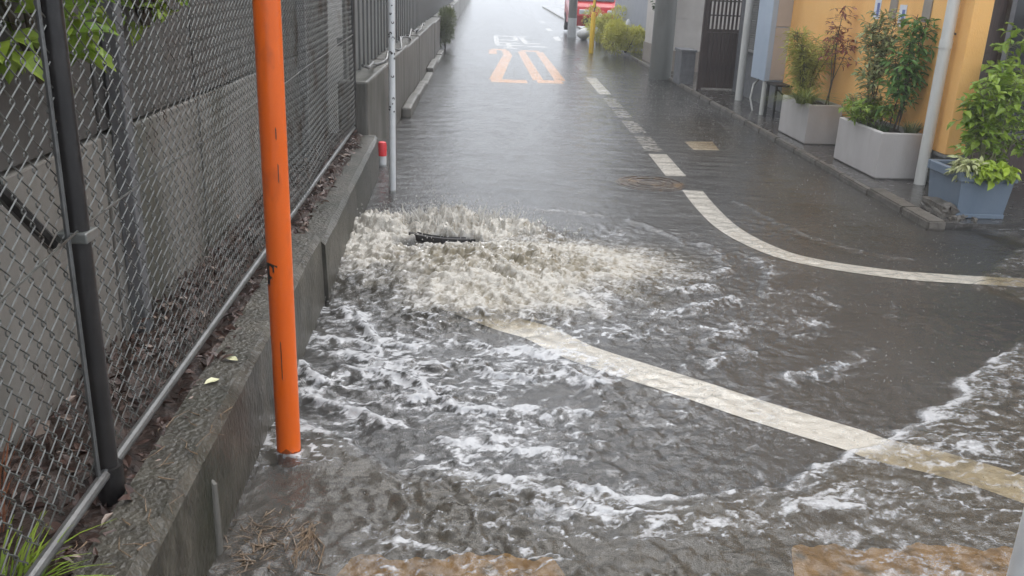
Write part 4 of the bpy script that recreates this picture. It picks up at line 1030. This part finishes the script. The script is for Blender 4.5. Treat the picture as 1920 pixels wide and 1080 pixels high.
for _ in range(1000):                     # curtain behind the lid
    u = rr.gauss(0, .6); x = -.14 + u * .42; y = 5.12 + rr.gauss(0, .07); hgt = max(.1, 1 - (u / 1.5) ** 2)
    tongue_(k, (x, y, rr.uniform(.03, .09)), (u * .35 + rr.gauss(0, .25), rr.gauss(.1, .35), 1.6), rr.uniform(.03, .17) * hgt, rr.uniform(.004, .013))
for _ in range(200):                     # fan thrown to the right and front
    a = rr.uniform(-1.6, .9); r_ = rr.uniform(.25, .9); x = .15 + r_ * .8 * math.cos(a); y = 4.45 + r_ * .6 * math.sin(a)
    tongue_(k, (x, y, max(.02, .075 - .06 * r_)), (math.cos(a), math.sin(a), .35), rr.uniform(.02, .06), rr.uniform(.002, .005))
for _ in range(260):                     # against the wall
    y = rr.uniform(4.3, 5.35); tongue_(k, (-.64 + rr.gauss(0, .06), y, .03), (rr.gauss(0, .4), rr.gauss(0, .4), 1.2), rr.uniform(.02, .07), rr.uniform(.003, .006))
for _ in range(2600):
    u = rr.gauss(0, .65); x = -.10 + u * .48; y = 5.05 + rr.gauss(0, .16); z = .05 + abs(rr.gauss(0, .085)) * max(.2, 1 - (u / 2) ** 2)
    drop(k, (x, y, z), rr.uniform(.0012, .0045), rr.uniform(1, 2.2))
for _ in range(1500):
    a = rr.uniform(-2.6, 1.0); r_ = rr.uniform(.2, 1.15); drop(k, (.15 + r_ * math.cos(a), 4.4 + r_ * .75 * math.sin(a), .03 + abs(rr.gauss(0, .03))), rr.uniform(.001, .003))
tag(k.build('splash', SPR), 'muddy white spray thrown up around the gushing manhole', 'splash', kind='stuff')

k = MB(); rr = random.Random(101)
for _ in range(8000):
    yv = 2.2 + 14 * rr.random() ** 1.05; xv = rr.uniform(-.6, 3.0); r_ = rr.uniform(.0009, .0013 + .00016 * yv)
    for _q in range(rr.choice((1, 1, 2, 3))): drop(k, (xv + rr.gauss(0, .006), yv + rr.gauss(0, .006), .022 + abs(rr.gauss(0, .010))), r_, rr.uniform(1, 2.5))
tag(k.build('rain_splashes', SPR), 'tiny raindrop splashes dotted over the flooded road', 'splash', kind='stuff')

# debris caught at the wall foot and leaves
k = MB(); rr = random.Random(88)
def twig(x, y, z, L, a, tilt, r):
    d = Vector((math.cos(a) * math.cos(tilt), math.sin(a) * math.cos(tilt), math.sin(tilt))); s = Vector((-d.y, d.x, 0)) * rr.gauss(0, .12) * L
    k.tube([Vector((x, y, z)), Vector((x, y, z)) + d * L * .5 + s, Vector((x, y, z)) + d * L], [r, r * .8, r * .4], 5)
for _ in range(170): twig(-.535 + rr.gauss(0, .05), 2.00 + rr.gauss(0, .075), .026 + rr.uniform(0, .014), rr.uniform(.03, .09), rr.uniform(0, 6.28), rr.gauss(0, .15), rr.uniform(.0012, .0026))
for _ in range(40): twig(-.415 + rr.gauss(0, .014), 2.06 + rr.gauss(0, .03), .030 + rr.uniform(0, .012), rr.uniform(.08, .17), -1.62 + rr.gauss(0, .22), rr.gauss(0, .06), rr.uniform(.0012, .0026))
tag(k.build('twig_debris', M['twig']), 'clump of brown twigs and straw floating at the foot of the low wall', 'twigs', kind='stuff')
def one_leaf(label, loc, L, rz, m):
    vs, fs = leaf_poly(L, L * .55, .15, .08); o = MB().add(vs, fs).build('fallen_leaf', m, None, loc=loc); o.rotation_euler = (R(4), R(-6), rz); tag(o, label, 'leaf', 'fallen leaves on the wall')
one_leaf('pale yellow fallen leaf on the low wall top, the farther one', (-.70, 2.49, .343), .045, 1.2, M['pale_leaf'])
one_leaf('pale curled fallen leaf on the low wall top, the nearer one', (-.72, 2.36, .342), .05, 2.4, M['pale_leaf'])
k = MB(); rr = random.Random(90)
for _ in range(26):
    yv = rr.uniform(1.35, 2.2); twig(-.72 + rr.gauss(0, .045), yv, .338 + rr.uniform(0, .006), rr.uniform(.03, .10), rr.uniform(0, 6.28), rr.gauss(0, .1), rr.uniform(.001, .0022))
tag(k.build('dry_twigs', M['twig']), 'dry brown twigs lying on the top of the low wall', 'twigs', kind='stuff')
dp = MB(); dp.tube([(-.655, 1.99, .240), (-.641, 1.985, .226), (-.638, 1.975, .12), (-.636, 1.96, -.02)], [.006, .009, .012, .014], 10); dp = dp.build('weep_pipe', M['far_concrete']); smooth_angle(dp)
tag(dp, 'pale grey weep pipe stub on the face of the low wall', 'pipe')

# ------------------------------------------------------------------ rain haze
hz = MB(); hz.box(-30, 30, -14, 135, -1.3, 12); hz = hz.build('haze', None)
m = bpy.data.materials.new('haze'); m.use_nodes = True; n = m.node_tree.nodes; n.remove(n['Principled BSDF'])
pv = n.new('ShaderNodeVolumePrincipled'); pv.inputs['Color'].default_value = (.97, .98, 1.0, 1); pv.inputs['Density'].default_value = .0042; pv.inputs['Anisotropy'].default_value = .2
m.node_tree.links.new(pv.outputs[0], n['Material Output'].inputs['Volume'])
hz.data.materials.append(m); tag(hz, kind='stuff')
